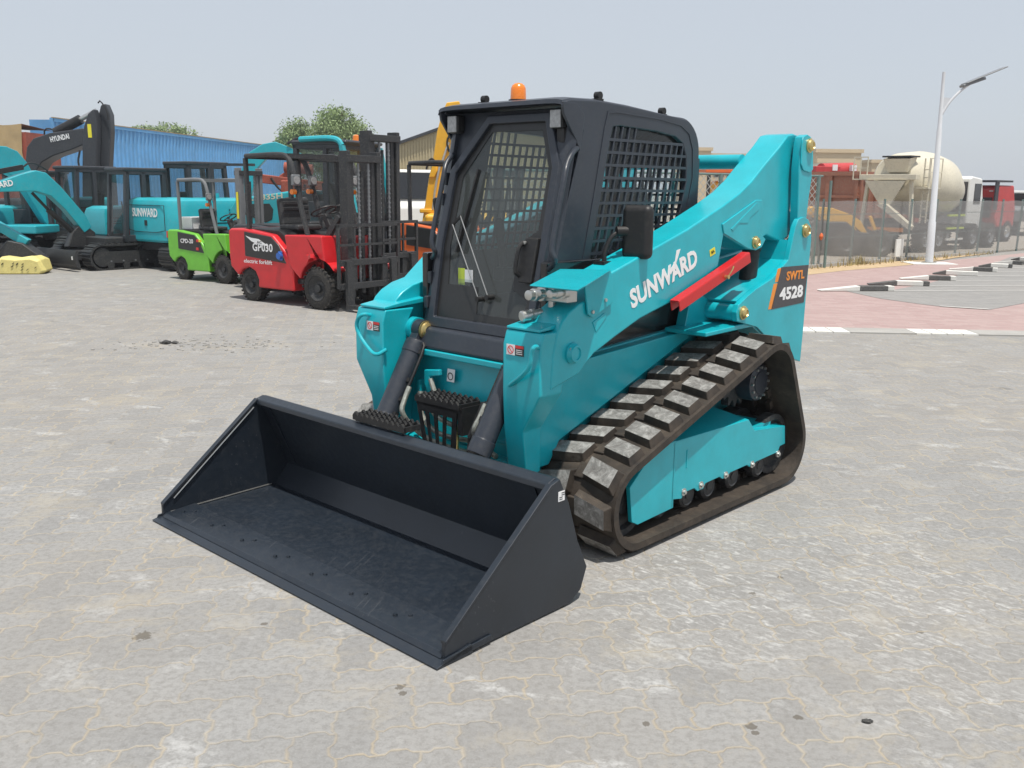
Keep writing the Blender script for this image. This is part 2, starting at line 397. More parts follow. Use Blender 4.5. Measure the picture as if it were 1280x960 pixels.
    def tube(s, pts, r, n=10, mi=0, smooth=0):
        pts = [Vector(p) for p in pts]
        for _ in range(smooth):
            q = [pts[0]]
            for i in range(len(pts)-1):
                q.append(pts[i].lerp(pts[i+1], .25)); q.append(pts[i].lerp(pts[i+1], .75))
            q.append(pts[-1]); pts = q
        vs = []; a = None
        for i, p in enumerate(pts):
            d = ((pts[min(i+1, len(pts)-1)]-p).normalized()+(p-pts[max(i-1, 0)]).normalized()).normalized()
            if a is None: a = d.orthogonal().normalized()
            a = (a-d*a.dot(d)).normalized(); b_ = d.cross(a)
            for k in range(n):
                t = 2*math.pi*k/n; vs.append(p+(a*math.cos(t)+b_*math.sin(t))*r)
        m = len(pts)
        fs = [(j*n+k, j*n+(k+1) % n, (j+1)*n+(k+1) % n, (j+1)*n+k) for j in range(m-1) for k in range(n)]
        fs += [tuple(range(n))[::-1], tuple(range((m-1)*n, m*n))]
        return s.add(vs, fs, mi)
    def build(s, name, mat, parent=None, bevel=0, seg=2, ang=32, label=None):
        me = bpy.data.meshes.new(name); me.from_pydata(s.v, [], s.f)
        mats = mat if isinstance(mat, (list, tuple)) else [mat]
        for q in mats: me.materials.append(M[q] if isinstance(q, str) else q) if q is not None else None
        me.polygons.foreach_set('material_index', s.m)
        me.polygons.foreach_set('use_smooth', [True]*len(me.polygons))
        me.update()
        o = bpy.data.objects.new(name, me); col.objects.link(o)
        if parent is not None: o.parent = parent
        if bevel:
            b_ = o.modifiers.new('bevel', 'BEVEL'); b_.width = bevel; b_.segments = seg
            b_.limit_method = 'ANGLE'; b_.angle_limit = R(ang); b_.harden_normals = True
        else:
            me.set_sharp_from_angle(angle=R(ang))
        if label: o['label'] = label
        return o

def thing(name, label, cat, loc=(0, 0, 0), rz=0, group=None):
    o = bpy.data.objects.new(name, None); col.objects.link(o); o.empty_display_size = .3
    o.location = loc; o.rotation_euler = (0, 0, rz); o['label'] = label; o['category'] = cat
    if group: o['group'] = group
    return o
def tag(o, label, cat, group=None, kind=None):
    if label: o['label'] = label
    if cat: o['category'] = cat
    if group: o['group'] = group
    if kind: o['kind'] = kind
    return o
def structure(o): o['kind'] = 'structure'; return o

def text(name, s, size_w, size_h, mat, parent, org, right, up, bold=.012, shear=0, thick=.0015):
    """mesh lettering: lower left at org, size_w wide, capitals size_h high"""
    cu = bpy.data.curves.new(name, 'FONT'); cu.body = s; cu.size = 1; cu.offset = bold; cu.extrude = .001; cu.shear = shear
    cu.resolution_u = 3; cu.space_character = 1.02
    tmp = bpy.data.objects.new(name+'_tmp', cu); col.objects.link(tmp)
    dg = bpy.context.evaluated_depsgraph_get(); dg.update()
    me = bpy.data.meshes.new_from_object(tmp.evaluated_get(dg))
    bpy.data.objects.remove(tmp)
    xs = [v.co.x for v in me.vertices]; ys = [v.co.y for v in me.vertices]
    x0, x1, y0, y1 = min(xs), max(xs), min(ys), max(ys)
    rt = Vector(right).normalized(); u = Vector(up); u = (u-rt*u.dot(rt)).normalized(); n = rt.cross(u)
    org = Vector(org)
    for v in me.vertices:
        c = v.co.copy()
        v.co = org+rt*((c.x-x0)/(x1-x0)*size_w)+u*((c.y-y0)/(y1-y0)*size_h)+n*(thick if c.z > 0 else 0)
    me.materials.clear(); me.materials.append(M[mat]); me.name = name
    o = bpy.data.objects.new(name, me); col.objects.link(o)
    if parent is not None: o.parent = parent
    return o
def quadplate(mb, org, right, up, w, h, t=.0015, mi=0):
    rt = Vector(right).normalized(); u = Vector(up); u = (u-rt*u.dot(rt)).normalized(); n = rt.cross(u)
    c = Vector(org)+rt*w/2+u*h/2+n*t/2
    return mb.obox(c, (w/2, h/2, t/2), rt, u, n, mi)
def arc(c, r, a0, a1, n):
    return [(c[0]+r*math.cos(R(a0+(a1-a0)*k/n)), c[1]+r*math.sin(R(a0+(a1-a0)*k/n))) for k in range(n+1)]
def lerp(a, b, t): return tuple(a[i]+(b[i]-a[i])*t for i in range(len(a)))
def frange(a, b, n): return [a+(b-a)*k/(n-1) for k in range(n)]
# ------------------------------------------------------------------ the compact track loader
# local frame of the loader: x to its left hand side, y to its rear, z up; the bucket edge lies on y = 0
ld = thing('track_loader', 'large turquoise tracked skid loader with black cab and wide dark bucket lowered onto the paving', 'track loader', (-.977, 3.540, 0), R(-43.21))

# ---- bucket
bk = MB()
prof_out = [(.05, .012), (.66, .012), (.755, .06), (.785, .13), (.735, .25), (.665, .43), (.628, .520), (.60, .520)]
prof_in = [(.58, .510), (.590, .49), (.64, .40), (.705, .24), (.745, .145), (.66, .045), (.05, .030)]
bk.prism(prof_out+prof_in, 'x', -.985, .985)
bucket = bk.build('bucket', 'bucket', ld, .003)
b2 = MB()
lipp = [(.572, .486), (.590, .478), (.640, .498), (.645, .520), (.622, .529), (.576, .512)]
b2.prism(lipp, 'x', -.984, .984)
b2.build('top_flange', 'bucket', bucket, .006)
for s in (-1, 1):
    sd = MB()
    side = [(.045, .008), (.045, .080), (.580, .512), (.625, .526), (.680, .42), (.740, .25), (.800, .13), (.765, .045), (.70, .008)]
    a, b_ = (.985, 1.003) if s > 0 else (-1.003, -.985)
    sd.prism(side, 'x', a, b_)
    sd.prism([(.045, .0745), (.045, .086), (.578, .5175), (.587, .508)], 'x', s*.978, s*1.0065)
    # heel wear strip
    sd.prism([(.02, .006), (.03, .028), (.26, .04), (.26, .014)], 'x', s*1.0035, s*1.012)
    sd.build('side_plate', 'bucket', bucket, .003)
ce = MB(); ce.prism([(0, .004), (.0, .008), (.09, .028), (.16, .040), (.165, .032), (.165, .004)], 'x', -1.012, 1.012)
ce.build('cutting_edge', 'bucket', bucket, .002)
st = MB(); st.prism([(.040, .0185), (.055, .036), (.21, .048), (.225, .031)], 'x', -.984, .984)
st.build('edge_strip', 'bucket', bucket, .002)
for k in range(8):
    x = -.92+k*.263
    for q in (0, 1):
        bt = MB(); bt.cyl((x+q*.045, .115+q*.035, .040), (x+q*.045, .115+q*.035, .049), .010, .008, 6)
        bt.build('bolt', 'bucket', bucket)
for (p_, q_) in (((-.9785, .10, .10), (-.9785, .555, .475)), ((-.980, .08, .036), (-.980, .640, .050)), ((.980, .08, .036), (.980, .640, .050))):
    w = MB(); w.tube([p_, q_], .0035, 6); w.build('weld_bead', 'silver', bucket)
# gusset seams inside the back and a small label on the side
w = MB(); w.beam((-.90, .597, .48), (-.90, .742, .160), .012, .012, (1, 0, 0)); w.build('weld_seam', 'bucket', bucket)
w = MB(); w.beam((.90, .597, .48), (.90, .742, .160), .012, .012, (1, 0, 0))
w.build('weld_seam', 'bucket', bucket)
lb = MB(); quadplate(lb, (1.0035, .615, .440), (0, 1, 0), (0, 0, 1), .036, .038, .002)
sl = lb.build('label_sticker', 'decalwhite', bucket)
for k in range(4):
    t_ = MB(); quadplate(t_, (1.0058, .620+(.0 if k > 1 else .012), .470-k*.008), (0, 1, 0), (0, 0, 1), .018, .003, .0006)
    t_.build('print_line', 'decalblack', sl)
def serrated(name, cx, cy, z, w, d, parent, slots=True, plate=0.0):
    g = MB(); n = int(w/.034)
    for r in range(int(d/.04)+1):
        yy = cy-d/2+r*d/max(1, int(d/.04))
        pts = []
        for k in range(n*2+1):
            pts.append((cx-w/2+w*k/(n*2), z+(.018 if k % 2 else 0)))
        poly = pts+[(cx+w/2, z-.022), (cx-w/2, z-.022)]
        g.prism(poly, 'y', yy-.006, yy+.006)
    for k in range(n+1):
        x = cx-w/2+w*k/n; g.box(x-.004, x+.004, cy-d/2, cy+d/2, z-.02, z+.004)
    return g.build(name, 'black', parent)
serrated('step_tread', -.045, .655, .560, .36, .085, bucket)

# ---- tracks (one on each side: belt, cover, rollers)
def hull(pts):
    pts = sorted(set((round(a, 5), round(b_, 5)) for a, b_ in pts))
    def half(pp):
        h = []
        for p in pp:
            while len(h) > 1 and (h[-1][0]-h[-2][0])*(p[1]-h[-2][1])-(h[-1][1]-h[-2][1])*(p[0]-h[-2][0]) <= 0: h.pop()
            h.append(p)
        return h
    lo = half(pts); up = half(pts[::-1]); return lo[:-1]+up[:-1]
circ = [((1.312, .226), .200), ((2.655, .228), .204), ((2.475, .605), .205)]
def path(off):
    pp = []
    for c, r in circ: pp += arc(c, r+off, 0, 354, 59)
    return hull(pp)
def resample(poly, n):
    L = [0]
    for i in range(len(poly)):
        a = poly[i]; b_ = poly[(i+1) % len(poly)]; L.append(L[-1]+math.hypot(b_[0]-a[0], b_[1]-a[1]))
    out = []
    for k in range(n):
        t = L[-1]*k/n
        for i in range(len(poly)):
            if L[i+1] >= t: break
        a = poly[i]; b_ = poly[(i+1) % len(poly)]; u = (t-L[i])/(L[i+1]-L[i])
        p = (a[0]+(b_[0]-a[0])*u, a[1]+(b_[1]-a[1])*u); tx, ty = b_[0]-a[0], b_[1]-a[1]; h = math.hypot(tx, ty)
        out.append((p, (tx/h, ty/h)))
    return out, L[-1]
def make_track(s):
    x0, x1 = sorted((s*.455, s*.895))
    mb = MB()
    outer = path(0); _, L = resample(outer, 10)
    fine, _ = resample(outer, 220)
    inner = [(p[0]-t[1]*-1*0, p[1]) for p, t in fine]
    # belt as a closed ring: outward normal of the ccw hull is (ty, -tx)
    n = len(fine); vs = []
    for (p, t) in fine:
        nx, ny = t[1], -t[0]
        for d, x in ((0, x0), (0, x1), (-.032, x1), (-.032, x0)):
            vs.append((x, p[0]+nx*d, p[1]+ny*d))
    fs = []
    for k in range(n):
        a = 4*k; b_ = 4*((k+1) % n)
        for q in range(4): fs.append((a+q, a+(q+1) % 4, b_+(q+1) % 4, b_+q))
    mb.add(vs, fs, 0)
    belt = mb.build('rubber_track', ['rubber'], ld, ang=40)
    NL = 27
    pos, _ = resample(outer, NL*2)
    lugs = MB()
    for k, (p, t) in enumerate(pos):
        nx, ny = t[1], -t[0]
        row = k % 2
        xa, xb = (.700, .880) if row == 0 else (.468, .652)
        xa, xb = (xa, xb) if s > 0 else (-xb, -xa)
        xm = (xa+xb)/2; hw = (xb-xa)/2
        b0 = Vector((xm, p[0]+nx*.0, p[1]+ny*.0)); N = Vector((0, nx, ny)); T = Vector((0, t[0], t[1])); X = Vector((1, 0, 0))
        jit = random.uniform(-.003, .003)
        sk = .020*(1 if row == 0 else -1)*s
        def P(a, b2, h): return b0+X*a+T*(b2+jit+sk*a/hw)+N*h
        h1 = (.036 if p[1] > .05 else .022)+random.uniform(-.002, .002)
        vs = [P(-hw, -.058, -.004), P(hw, -.058, -.004), P(hw, .058, -.004), P(-hw, .058, -.004),
              P(-hw*.94, -.045, h1), P(hw*(.84 if row == 0 and s > 0 else .94), -.045, h1), P(hw*(.84 if row == 0 and s > 0 else .94), .045, h1), P(-hw*.94, .045, h1)]
        fs = [(0, 1, 5, 4), (1, 2, 6, 5), (2, 3, 7, 6), (3, 0, 4, 7)]
        lugs.add(vs, fs, 0); lugs.add(vs, [(4, 5, 6, 7)], 1)
        # rib joining neighbouring lugs in the middle
        if row == 0:
            c = s*.675
            vs = [b0+X*(c-xm-.03)+T*-.04, b0+X*(c-xm+.03)+T*-.04, b0+X*(c-xm+.03)+T*.04, b0+X*(c-xm-.03)+T*.04]
            v2 = [v+N*.012 for v in vs]
            lugs.add(vs+v2, [(4, 5, 6, 7), (0, 1, 5, 4), (1, 2, 6, 5), (2, 3, 7, 6), (3, 0, 4, 7)], 0)
    lugs.build('track_lug', ['rubber', 'lugtop'], belt, .006, 3, ang=20)
    # guide teeth inside
    g = MB(); pos, _ = resample(outer, 54)
    for (p, t) in pos:
        nx, ny = t[1], -t[0]
        for q in (-.05, .05):
            g.obox((s*.675+q, p[0]-nx*.047, p[1]-ny*.047), (.014, .022, .018), (1, 0, 0), (0, t[0], t[1]), (0, nx, ny))
    g.build('guide_teeth', 'rubber', belt)
    # side cover over the rollers
    cv = MB()
    rear = [(1.625, .163), (1.625, .440), (2.319, .427), (2.386, .357), (2.722, .322), (2.738, .218), (2.68, .215), (2.66, .186), (2.42, .180), (2.40, .165), (2.36, .165), (2.33, .182), (2.16, .178), (2.14, .160), (2.09, .160), (2.06, .178), (1.93, .174), (1.91, .150), (1.86, .150), (1.83, .172), (1.75, .17), (1.72, .145)]
    xo = s*.835
    cv.prism(rear, 'x', xo-s*.012, xo)
    fr = [(1.315, .135), (1.290, .30), (1.465, .437), (1.640, .448), (1.640, .122), (1.36, .112)]
    cv.prism(fr, 'x', xo-s*.014, xo+s*.008)
    # sloping top sheets
    def quad(a, b_, c, d): cv.add([a, b_, c, d, *[(p[0], p[1], p[2]-.008) for p in (a, b_, c, d)]], [(0, 1, 2, 3), (7, 6, 5, 4), (0, 4, 5, 1), (1, 5, 6, 2), (2, 6, 7, 3), (3, 7, 4, 0)])
    xi = s*.60
    quad((xo, 1.625, .441), (xo, 2.319, .428), (xi, 2.30, .470), (xi, 1.625, .470))
    quad((xo, 2.319, .428), (xo, 2.386, .358), (xi, 2.386, .375), (xi, 2.30, .470))
    quad((xo, 2.386, .358), (xo, 2.722, .323), (xi, 2.722, .345), (xi, 2.386, .375))
    quad((xo+s*.006, 1.465, .438), (xo+s*.006, 1.640, .449), (xi, 1.640, .474), (xi, 1.465, .455))
    quad((xo+s*.006, 1.29, .301), (xo+s*.006, 1.465, .438), (xi, 1.465, .455), (xi, 1.29, .31))
    cover = cv.build('track_frame_cover', 'teal', ld, .004)
    gr = MB(); gr.box(xo+s*.004-.004, xo+s*.004+.004, 1.622, 1.634, .125, .445); gr.box(xo+s*.0005-.003, xo+s*.0005+.003, 1.745, 1.757, .29, .38)
    gr.build('cover_groove', 'teal', cover, .002)
    for yy in (1.735, 1.885, 2.115, 2.38, 2.66):
        bm_ = MB(); bm_.cyl((xo-s*.002, yy, .176), (xo+s*.014, yy, .176), .012, .010, 6); bm_.cyl((xo-s*.004, yy, .176), (xo+s*.004, yy, .176), .019, .019, 14)
        bm_.build('cover_bolt', 'silver', cover)
    fm = MB(); fm.box(min(s*.50, s*.80), max(s*.50, s*.80), 1.45, 2.62, .18, .36)
    fm.build('track_frame', 'teal', ld)
    for yy in (1.58, 1.81, 2.00, 2.23, 2.50):
        ro = MB(); ro.lathe((s*.815, yy, .138), (-s, 0, 0), [(0, .02), (.004, .02), (.004, .045), (0, .050), (.010, .064), (.05, .066), (.055, .045), (.20, .045), (.205, .066), (.25, .066)], 26)
        ro.build('track_roller', 'darkmet', ld)
    for (cy, cz), r, nm in ((circ[0][0], .165, 'front_idler'), (circ[1][0], .165, 'rear_idler')):
        ro = MB(); ro.lathe((s*.80, cy, cz), (-s, 0, 0), [(0, .02), (.0, .06), (.02, .07), (.02, r-.04), (.0, r-.03), (0, r), (.06, r), (.06, r-.03), (.2, r-.03), (.2, r), (.28, r)], 30)
        ro.build(nm, 'darkmet', ld)
    sp = MB(); c = circ[2][0]
    pts = []
    for k in range(15*4):
        a = 2*math.pi*k/60; r = .163 if (k % 4) in (0, 1) else .128
        pts.append((c[0]+r*math.cos(a), c[1]+r*math.sin(a)))
    sp.prism(pts, 'x', s*.62, s*.665)
    spr = sp.build('drive_sprocket', 'darkmet', ld, .003)
    mo = MB(); c = (2.56, .575); mo.lathe((s*.755, c[0], c[1]), (-s, 0, 0), [(0, .01), (0, .085), (.008, .098), (.03, .102), (.30, .108)], 32)
    mo.lathe((s*.760, c[0], c[1]), (-s, 0, 0), [(0, .01), (0, .06), (.01, .062)], 24)
    mo.build('drive_motor', 'grey' if False else 'char', ld)
    for k in range(12):
        a = 2*math.pi*k/12; b3 = MB(); q = (c[0]+.083*math.cos(a), c[1]+.083*math.sin(a))
        b3.cyl((s*.75, *q), (s*.764, *q), .008, .007, 6); b3.build('bolt', 'silver', spr)
for s in (1, -1): make_track(s)

# ---- chassis
ch = MB()
ch.prism([(1.10, .30), (1.13, .56), (1.16, .79), (1.30, .815), (1.95, .855), (2.35, .88), (3.05, .88), (3.16, .80), (3.16, .42), (2.9, .33), (1.3, .27)], 'x', -.440, .440)
ch.box(.40, .4425, 1.19, 1.205, .33, .80); 
chassis = ch.build('chassis', 'teal', ld, .012)
# bright lip along the top edge of the side
for s in (-1, 1):
    c2 = MB(); c2.prism([(1.24, .805), (1.95, .842), (2.34, .868), (2.34, .846), (1.95, .820), (1.24, .780)], 'x', s*.40, s*.470); c2.build('side_ledge', 'teal', chassis, .006)
    c2 = MB()
    c2.prism([(1.069, .36), (1.069, .76), (1.20, .805), (2.25, .862), (2.25, .82), (1.45, .54), (1.22, .46), (1.15, .36)], 'x', s*.41, s*.495)
    c2.build('side_panel', 'teal', chassis, .008)
    # black side window below the cab
    c3 = MB(); c3.prism([(1.20, .80), (1.20, 1.26), (2.36, 1.26), (2.34, .87)], 'x', s*.375, s*.415)
    c3.build('lower_side_panel', 'blackgloss', chassis, .008)
    c4 = MB(); c4.prism([(2.36, .86), (2.37, 1.12), (2.52, 1.20), (3.05, 1.26), (3.12, 1.18), (3.12, .86)], 'x', s*.38, s*.43)
    eng = c4.build('engine_side', 'teal', chassis, .008)
    for k in range(13):
        lv = MB(); lv.box(min(s*.428, s*.434), max(s*.428, s*.434), 2.42+k*.030, 2.438+k*.030, .98, 1.13)
        lv.build('louvre_slot', 'decalblack', eng)
c5 = MB(); c5.prism([(2.36, .86), (2.40, 1.20), (2.55, 1.26), (3.00, 1.28), (3.12, 1.20), (3.15, .86)], 'x', -.379, .379)
c5.build('engine_hood', 'teal', ld, .02)
ex = MB(); ex.tube([(.26, 2.78, 1.20), (.27, 2.76, 1.33), (.29, 2.68, 1.43), (.33, 2.60, 1.47), (.37, 2.55, 1.47)], .050, 14, smooth=2)
ex.build('exhaust_pipe', 'silver', ld)
# front face details of the chassis
fd = MB(); fd.box(-.395, .395, 1.085, 1.165, .770, .800); fd.box(-.395, .395, 1.05, 1.12, .28, .36); fd.box(-.34, -.318, 1.09, 1.15, .50, .64); fd.box(.25, .395, 1.06, 1.14, .43, .445)
fd.build('front_crossmember', 'teal', chassis, .006)
hk = MB(); hk.prism([(-.265, .70), (-.155, .715), (-.155, .685), (-.225, .672), (-.225, .62), (-.175, .605), (-.18, .578), (-.235, .588), (-.265, .63)], 'y', 1.075, 1.10)
hk.build('tow_hook', 'teal', chassis, .005)

# ---- loader arms
def pxarm(p): return p
arm_front = [(0.996, 0.744), (1.007, 0.893), (1.030, 0.979), (1.064, 1.033), (1.105, 1.066), (1.172, 1.098), (1.259, 1.119)]
arm_top = [(1.384, 1.218), (1.986, 1.395), (2.305, 1.507), (2.455, 1.567), (2.570, 1.629), (2.686, 1.709), (2.846, 1.813), (2.927, 1.876), (2.990, 1.887)]
arm_rear = [(3.067, 1.878), (3.078, 1.749), (3.022, 1.617), (3.016, 1.477), (3.082, 1.357)]
arm_bot = [(2.939, 1.299), (2.761, 1.343), (2.703, 1.324), (2.667, 1.265), (2.555, 1.278), (2.321, 1.356)]
arm_low = [(2.284, 1.195), (1.945, 1.066), (1.620, 0.991), (1.440, 0.928), (1.287, 0.869), (1.222, 0.824), (1.190, 0.793)]
arm_poly = [tuple(p) for p in arm_front+arm_top+arm_rear+arm_bot+arm_low]
arm_poly = [p for p in arm_poly]
pin_mid = [(2.629, 1.310)][0]
pin_top = [(3.045, 1.824)][0]
pin_rear = [(3.060, 1.364)][0]
pin_low = [(2.425, 0.957)][0]
def gold_pin(x, y, z, s, r, parent, nm='pivot_pin'):
    g = MB(); g.lathe((x, y, z), (s, 0, 0), [(0, r*1.3), (.006, r*1.3), (.008, r*1.1), (.018, r), (.026, r*.62), (.020, r*.5), (.020, .004)], 20)
    return g.build(nm, 'gold', parent)
def make_arm(s):
    A = MB()
    xa, xb = sorted((s*.455, s*.627))
    A.prism(arm_poly, 'x', xa, xb)
    arm = A.build('lift_arm', 'teal', ld, .010, 3)
    # raised boss plate around the middle pin
    bp_ = MB(); bp = [(2.312, 1.364), (2.291, 1.412), (2.615, 1.531), (2.683, 1.531), (2.690, 1.480), (2.671, 1.363), (2.746, 1.322), (2.708, 1.281), (2.649, 1.266), (2.563, 1.278)]
    bp_.prism([tuple(p) for p in bp], 'x', s*.625, s*.634); bp_.build('boss_plate', 'teal', arm, .004)
    bp_ = MB(); q = [(2.373, 1.387), (2.618, 1.518), (2.653, 1.510), (2.648, 1.481), (2.561, 1.440), (2.540, 1.412), (2.450, 1.414), (2.390, 1.374)]
    bp_.prism([tuple(p) for p in q], 'x', s*.632, s*.637); bp_.build('pressed_rib', 'teal', arm, .002)
    bp_ = MB(); q = [(1.265, 1.010), (1.348, 1.045), (1.361, 1.026), (1.290, 0.965)]
    bp_.prism([tuple(p) for p in q], 'x', s*.625, s*.631); bp_.build('pressed_rib', 'teal', arm, .002)
    gold_pin(s*.634, pin_mid[0], pin_mid[1], s, .026, arm)
    # front boot of the arm
    B_ = MB()
    def slab(poly, x0, x1): B_.prism(poly, 'x', min(s*x0, s*x1), max(s*x0, s*x1))
    # body of the boot, narrowing below on its outer side
    z = [.352, .56, .735, 1.005]
    def ring(zz, y0, y1, xi, xo): return [(s*xi, y0, zz), (s*xo, y0, zz), (s*xo, y1, zz), (s*xi, y1, zz)]
    rings = [ring(.352, .975, 1.065, .405, .520), ring(.555, .945, 1.065, .405, .520), ring(.725, .935, 1.08, .405, .622), ring(.93, .935, 1.10, .405, .622), ring(.990, .955, 1.14, .405, .622)]
    vs = [p for r_ in rings for p in r_]; fs = [(0, 1, 2, 3), tuple(range(16, 20))[::-1]]
    for k in range(4):
        for q in range(4): fs.append((4*k+q, 4*(k+1)+q, 4*(k+1)+(q+1) % 4, 4*k+(q+1) % 4))
    if s > 0: fs = [f[::-1] for f in fs]
    B_.add(vs, fs)
    B_.build('arm_foot', 'teal', arm, .008, 2, 25)
    tp = MB(); tp.prism([(.952, .992), (.952, 1.004), (1.06, 1.020), (1.22, 1.035), (1.22, 1.01)], 'x', s*.41, s*.600); tp.build('foot_top_plate', 'teal', arm, .004)
    # bearing boss and pin on the outer face
    e = [(1.133, 0.890)][0]
    g = MB(); g.lathe((s*.625, e[0], e[1]), (s, 0, 0), [(0, .046), (.012, .046), (.020, .040), (.030, .036), (.030, .028), (.024, .026), (.024, .005)], 26); g.build('arm_boss', 'teal', arm)
    for dz in (-.035, .035):
        g = MB(); g.cyl((s*.636, e[0]+dz*.8, e[1]-dz*.6), (s*.646, e[0]+dz*.8, e[1]-dz*.6), .009, .009, 6); g.build('bolt', 'silver', arm)
    # rear link up to the top pin
    lk = MB(); lx = .685
    lp = [(2.968, 1.830), (2.980, 1.868), (3.025, 1.883), (3.065, 1.872), (3.101, 1.826), (3.121, 1.654), (3.102, 1.531), (3.088, 1.376), (2.993, 1.370), (2.960, 1.702)]
    lk.prism([tuple(p) for p in lp], 'x', s*.640, s*.690); lk.build('rear_link', 'teal', arm, .006)
    lk = MB(); lp = [(2.958, 1.829), (2.970, 1.867), (3.015, 1.882), (3.055, 1.871), (3.091, 1.826), (3.113, 1.697), (3.077, 1.679), (2.999, 1.690), (2.965, 1.724)]
    lk.prism([tuple(p) for p in lp], 'x', s*.690, s*.698); lk.build('link_plate', 'teal', arm, .004)
    gold_pin(s*.698, pin_top[0], pin_top[1], s, .030, arm)
    return arm
arms = {s: make_arm(s) for s in (1, -1)}
ct = MB(); q = [(0.347, 1.732)][0]
ct.cyl((-.46, 2.75, q[1]), (.46, 2.75, q[1]), .040, n=24); ct.build('cross_tube', 'teal', ld)

# rear towers with the model decal
tow_front = [(2.942, 1.389), (2.886, 1.208), (2.718, 1.117), (2.551, 1.073), (2.464, 1.041), (2.379, 1.002), (2.360, 0.963), (2.373, 0.916), (2.465, 0.894), (2.587, 0.865), (2.681, 0.808), (2.745, 0.730)]
tow_rear = [(3.122, 0.610), (3.131, 0.806), (3.135, 1.083), (3.147, 1.308), (3.135, 1.380), (3.089, 1.426), (3.028, 1.440), (2.973, 1.427)]
tow_poly = [tuple(p) for p in tow_front+tow_rear]
for s in (1, -1):
    T_ = MB(); T_.prism(tow_poly, 'x', s*.672, s*.702); tw = T_.build('rear_tower', 'teal', ld, .004)
    T_ = MB(); T_.prism([(p[0], p[1]) for p in tow_poly], 'x', s*.445, s*.47); T_.build('inner_plate', 'teal', tw, .004)
    fl = [tuple(p) for p in [(2.916, 1.316), (2.886, 1.208), (2.718, 1.117), (2.551, 1.073), (2.464, 1.041), (2.401, 1.017)]]
    T_ = MB()
    for k in range(len(fl)-1):
        a, b_ = fl[k], fl[k+1]
        T_.add([(s*.47, a[0], a[1]), (s*.673, a[0], a[1]), (s*.673, b_[0], b_[1]), (s*.47, b_[0], b_[1]),
                (s*.47, a[0]+.014, a[1]-.006), (s*.673, a[0]+.014, a[1]-.006), (s*.673, b_[0]+.01, b_[1]-.012), (s*.47, b_[0]+.01, b_[1]-.012)],
               [(0, 1, 2, 3), (7, 6, 5, 4), (0, 4, 5, 1), (1, 5, 6, 2), (2, 6, 7, 3), (3, 7, 4, 0)])
    T_.build('tower_flange', 'teal', tw)
    T_ = MB(); T_.cyl((s*.44, pin_low[0], pin_low[1]), (s*.69, pin_low[0], pin_low[1]), .048, n=24); T_.build('cross_pivot', 'teal', tw)
    # webs and ledge around the lower pivot
    T_ = MB(); T_.prism([(2.20, .882), (2.24, 1.03), (2.30, 1.06), (2.44, 1.00), (2.50, .882)], 'x', s*.44, s*.50)
    T_.prism([(2.10, .862), (2.10, .885), (2.58, .898), (2.70, .82), (2.70, .79), (2.56, .868)], 'x', s*.44, s*.69)
    T_.build('mount_bracket', 'teal', tw, .006)
    # back wall between the plates
    T_ = MB(); T_.prism([(3.095, .62), (3.12, 1.30), (3.135, 1.30), (3.13, .62)], 'x', s*.47, s*.672); T_.build('tower_back', 'teal', tw)
    gold_pin(s*.702, pin_rear[0], pin_rear[1], s, .030, tw); gold_pin(s*.702, pin_low[0], pin_low[1], s, .028, tw)
    # lift cylinder
    T_ = MB(); c0 = [(2.681, 1.004)][0]; c1 = [(2.710, 1.264)][0]
    T_.cyl((s*.56, c0[0], c0[1]-.10), (s*.56, c1[0]+.02, c1[1]+.02), .048, n=22); T_.cyl((s*.56, c1[0]+.015, c1[1]), (s*.56, c1[0]+.03, c1[1]+.05), .054, n=22)
    T_.build('lift_cylinder', 'black', ld)
# decal
dc = [(2.810, 1.173), (3.133, 1.169), (3.108, 0.957), (2.725, 0.948)]
D_ = MB(); D_.prism([tuple(p) for p in dc], 'x', .7022, .7036); dec = D_.build('model_decal', 'decalgrey', ld)
for q in ([(2.770, 1.166), (2.806, 1.169), (2.785, 1.096), (2.749, 1.094)], [(2.737, 1.086), (2.777, 1.088), (2.743, 0.951), (2.694, 0.951)]):
    D_ = MB(); D_.prism([tuple(p) for p in q], 'x', .7022, .7036); D_.build('orange_stripe', 'decalorange', dec)
a = [(2.876, 1.095), (3.086, 1.095), (2.869, 1.148), (2.809, 0.989), (3.083, 0.991), (2.807, 1.069)]
text('model_lettering', 'SWTL', math.dist(a[0], a[1]), .050, 'decalorange', dec, (.7038, *a[0]), (0, a[1][0]-a[0][0], a[1][1]-a[0][1]), (0, 0, 1), .03)
text('model_number', '4528', math.dist(a[3], a[4]), .070, 'decalwhite', dec, (.7038, *a[3]), (0, a[4][0]-a[3][0], a[4][1]-a[3][1]), (0, 0, 1), .035)

# brand lettering on the arms
a = [(1.552, 1.042), (2.089, 1.214), (1.539, 1.141), (1.901, 1.231)]
text('brand_lettering', 'SUNWARD', math.dist(a[0], a[1]), .092, 'decalwhite', arms[1], (.6278, *a[0]), (0, a[1][0]-a[0][0], a[1][1]-a[0][1]), (0, -.12, 1), .038, .0)
sp = MB(); q = [(1.834, 1.193), (1.884, 1.243), (1.894, 1.296), (1.927, 1.302), (1.892, 1.228), (1.855, 1.184)]; sp.prism([tuple(p) for p in q], 'x', .6278, .6290); sp.build('lettering_spike', 'decalwhite', arms[1])
a = [(2.199, 1.252), (2.258, 1.273)]
sk = MB(); quadplate(sk, (.6278, *a[0]), (0, .94, .30), (0, 0, 1), .05, .034, .001); ss = sk.build('yellow_sticker', 'decalyellow', arms[1])
text('sticker_lettering', 'SJL', .034, .016, 'decalblack', ss, (.6290, a[0][0]+.007, a[0][1]+.011), (0, .94, .30), (0, 0, 1), .01)

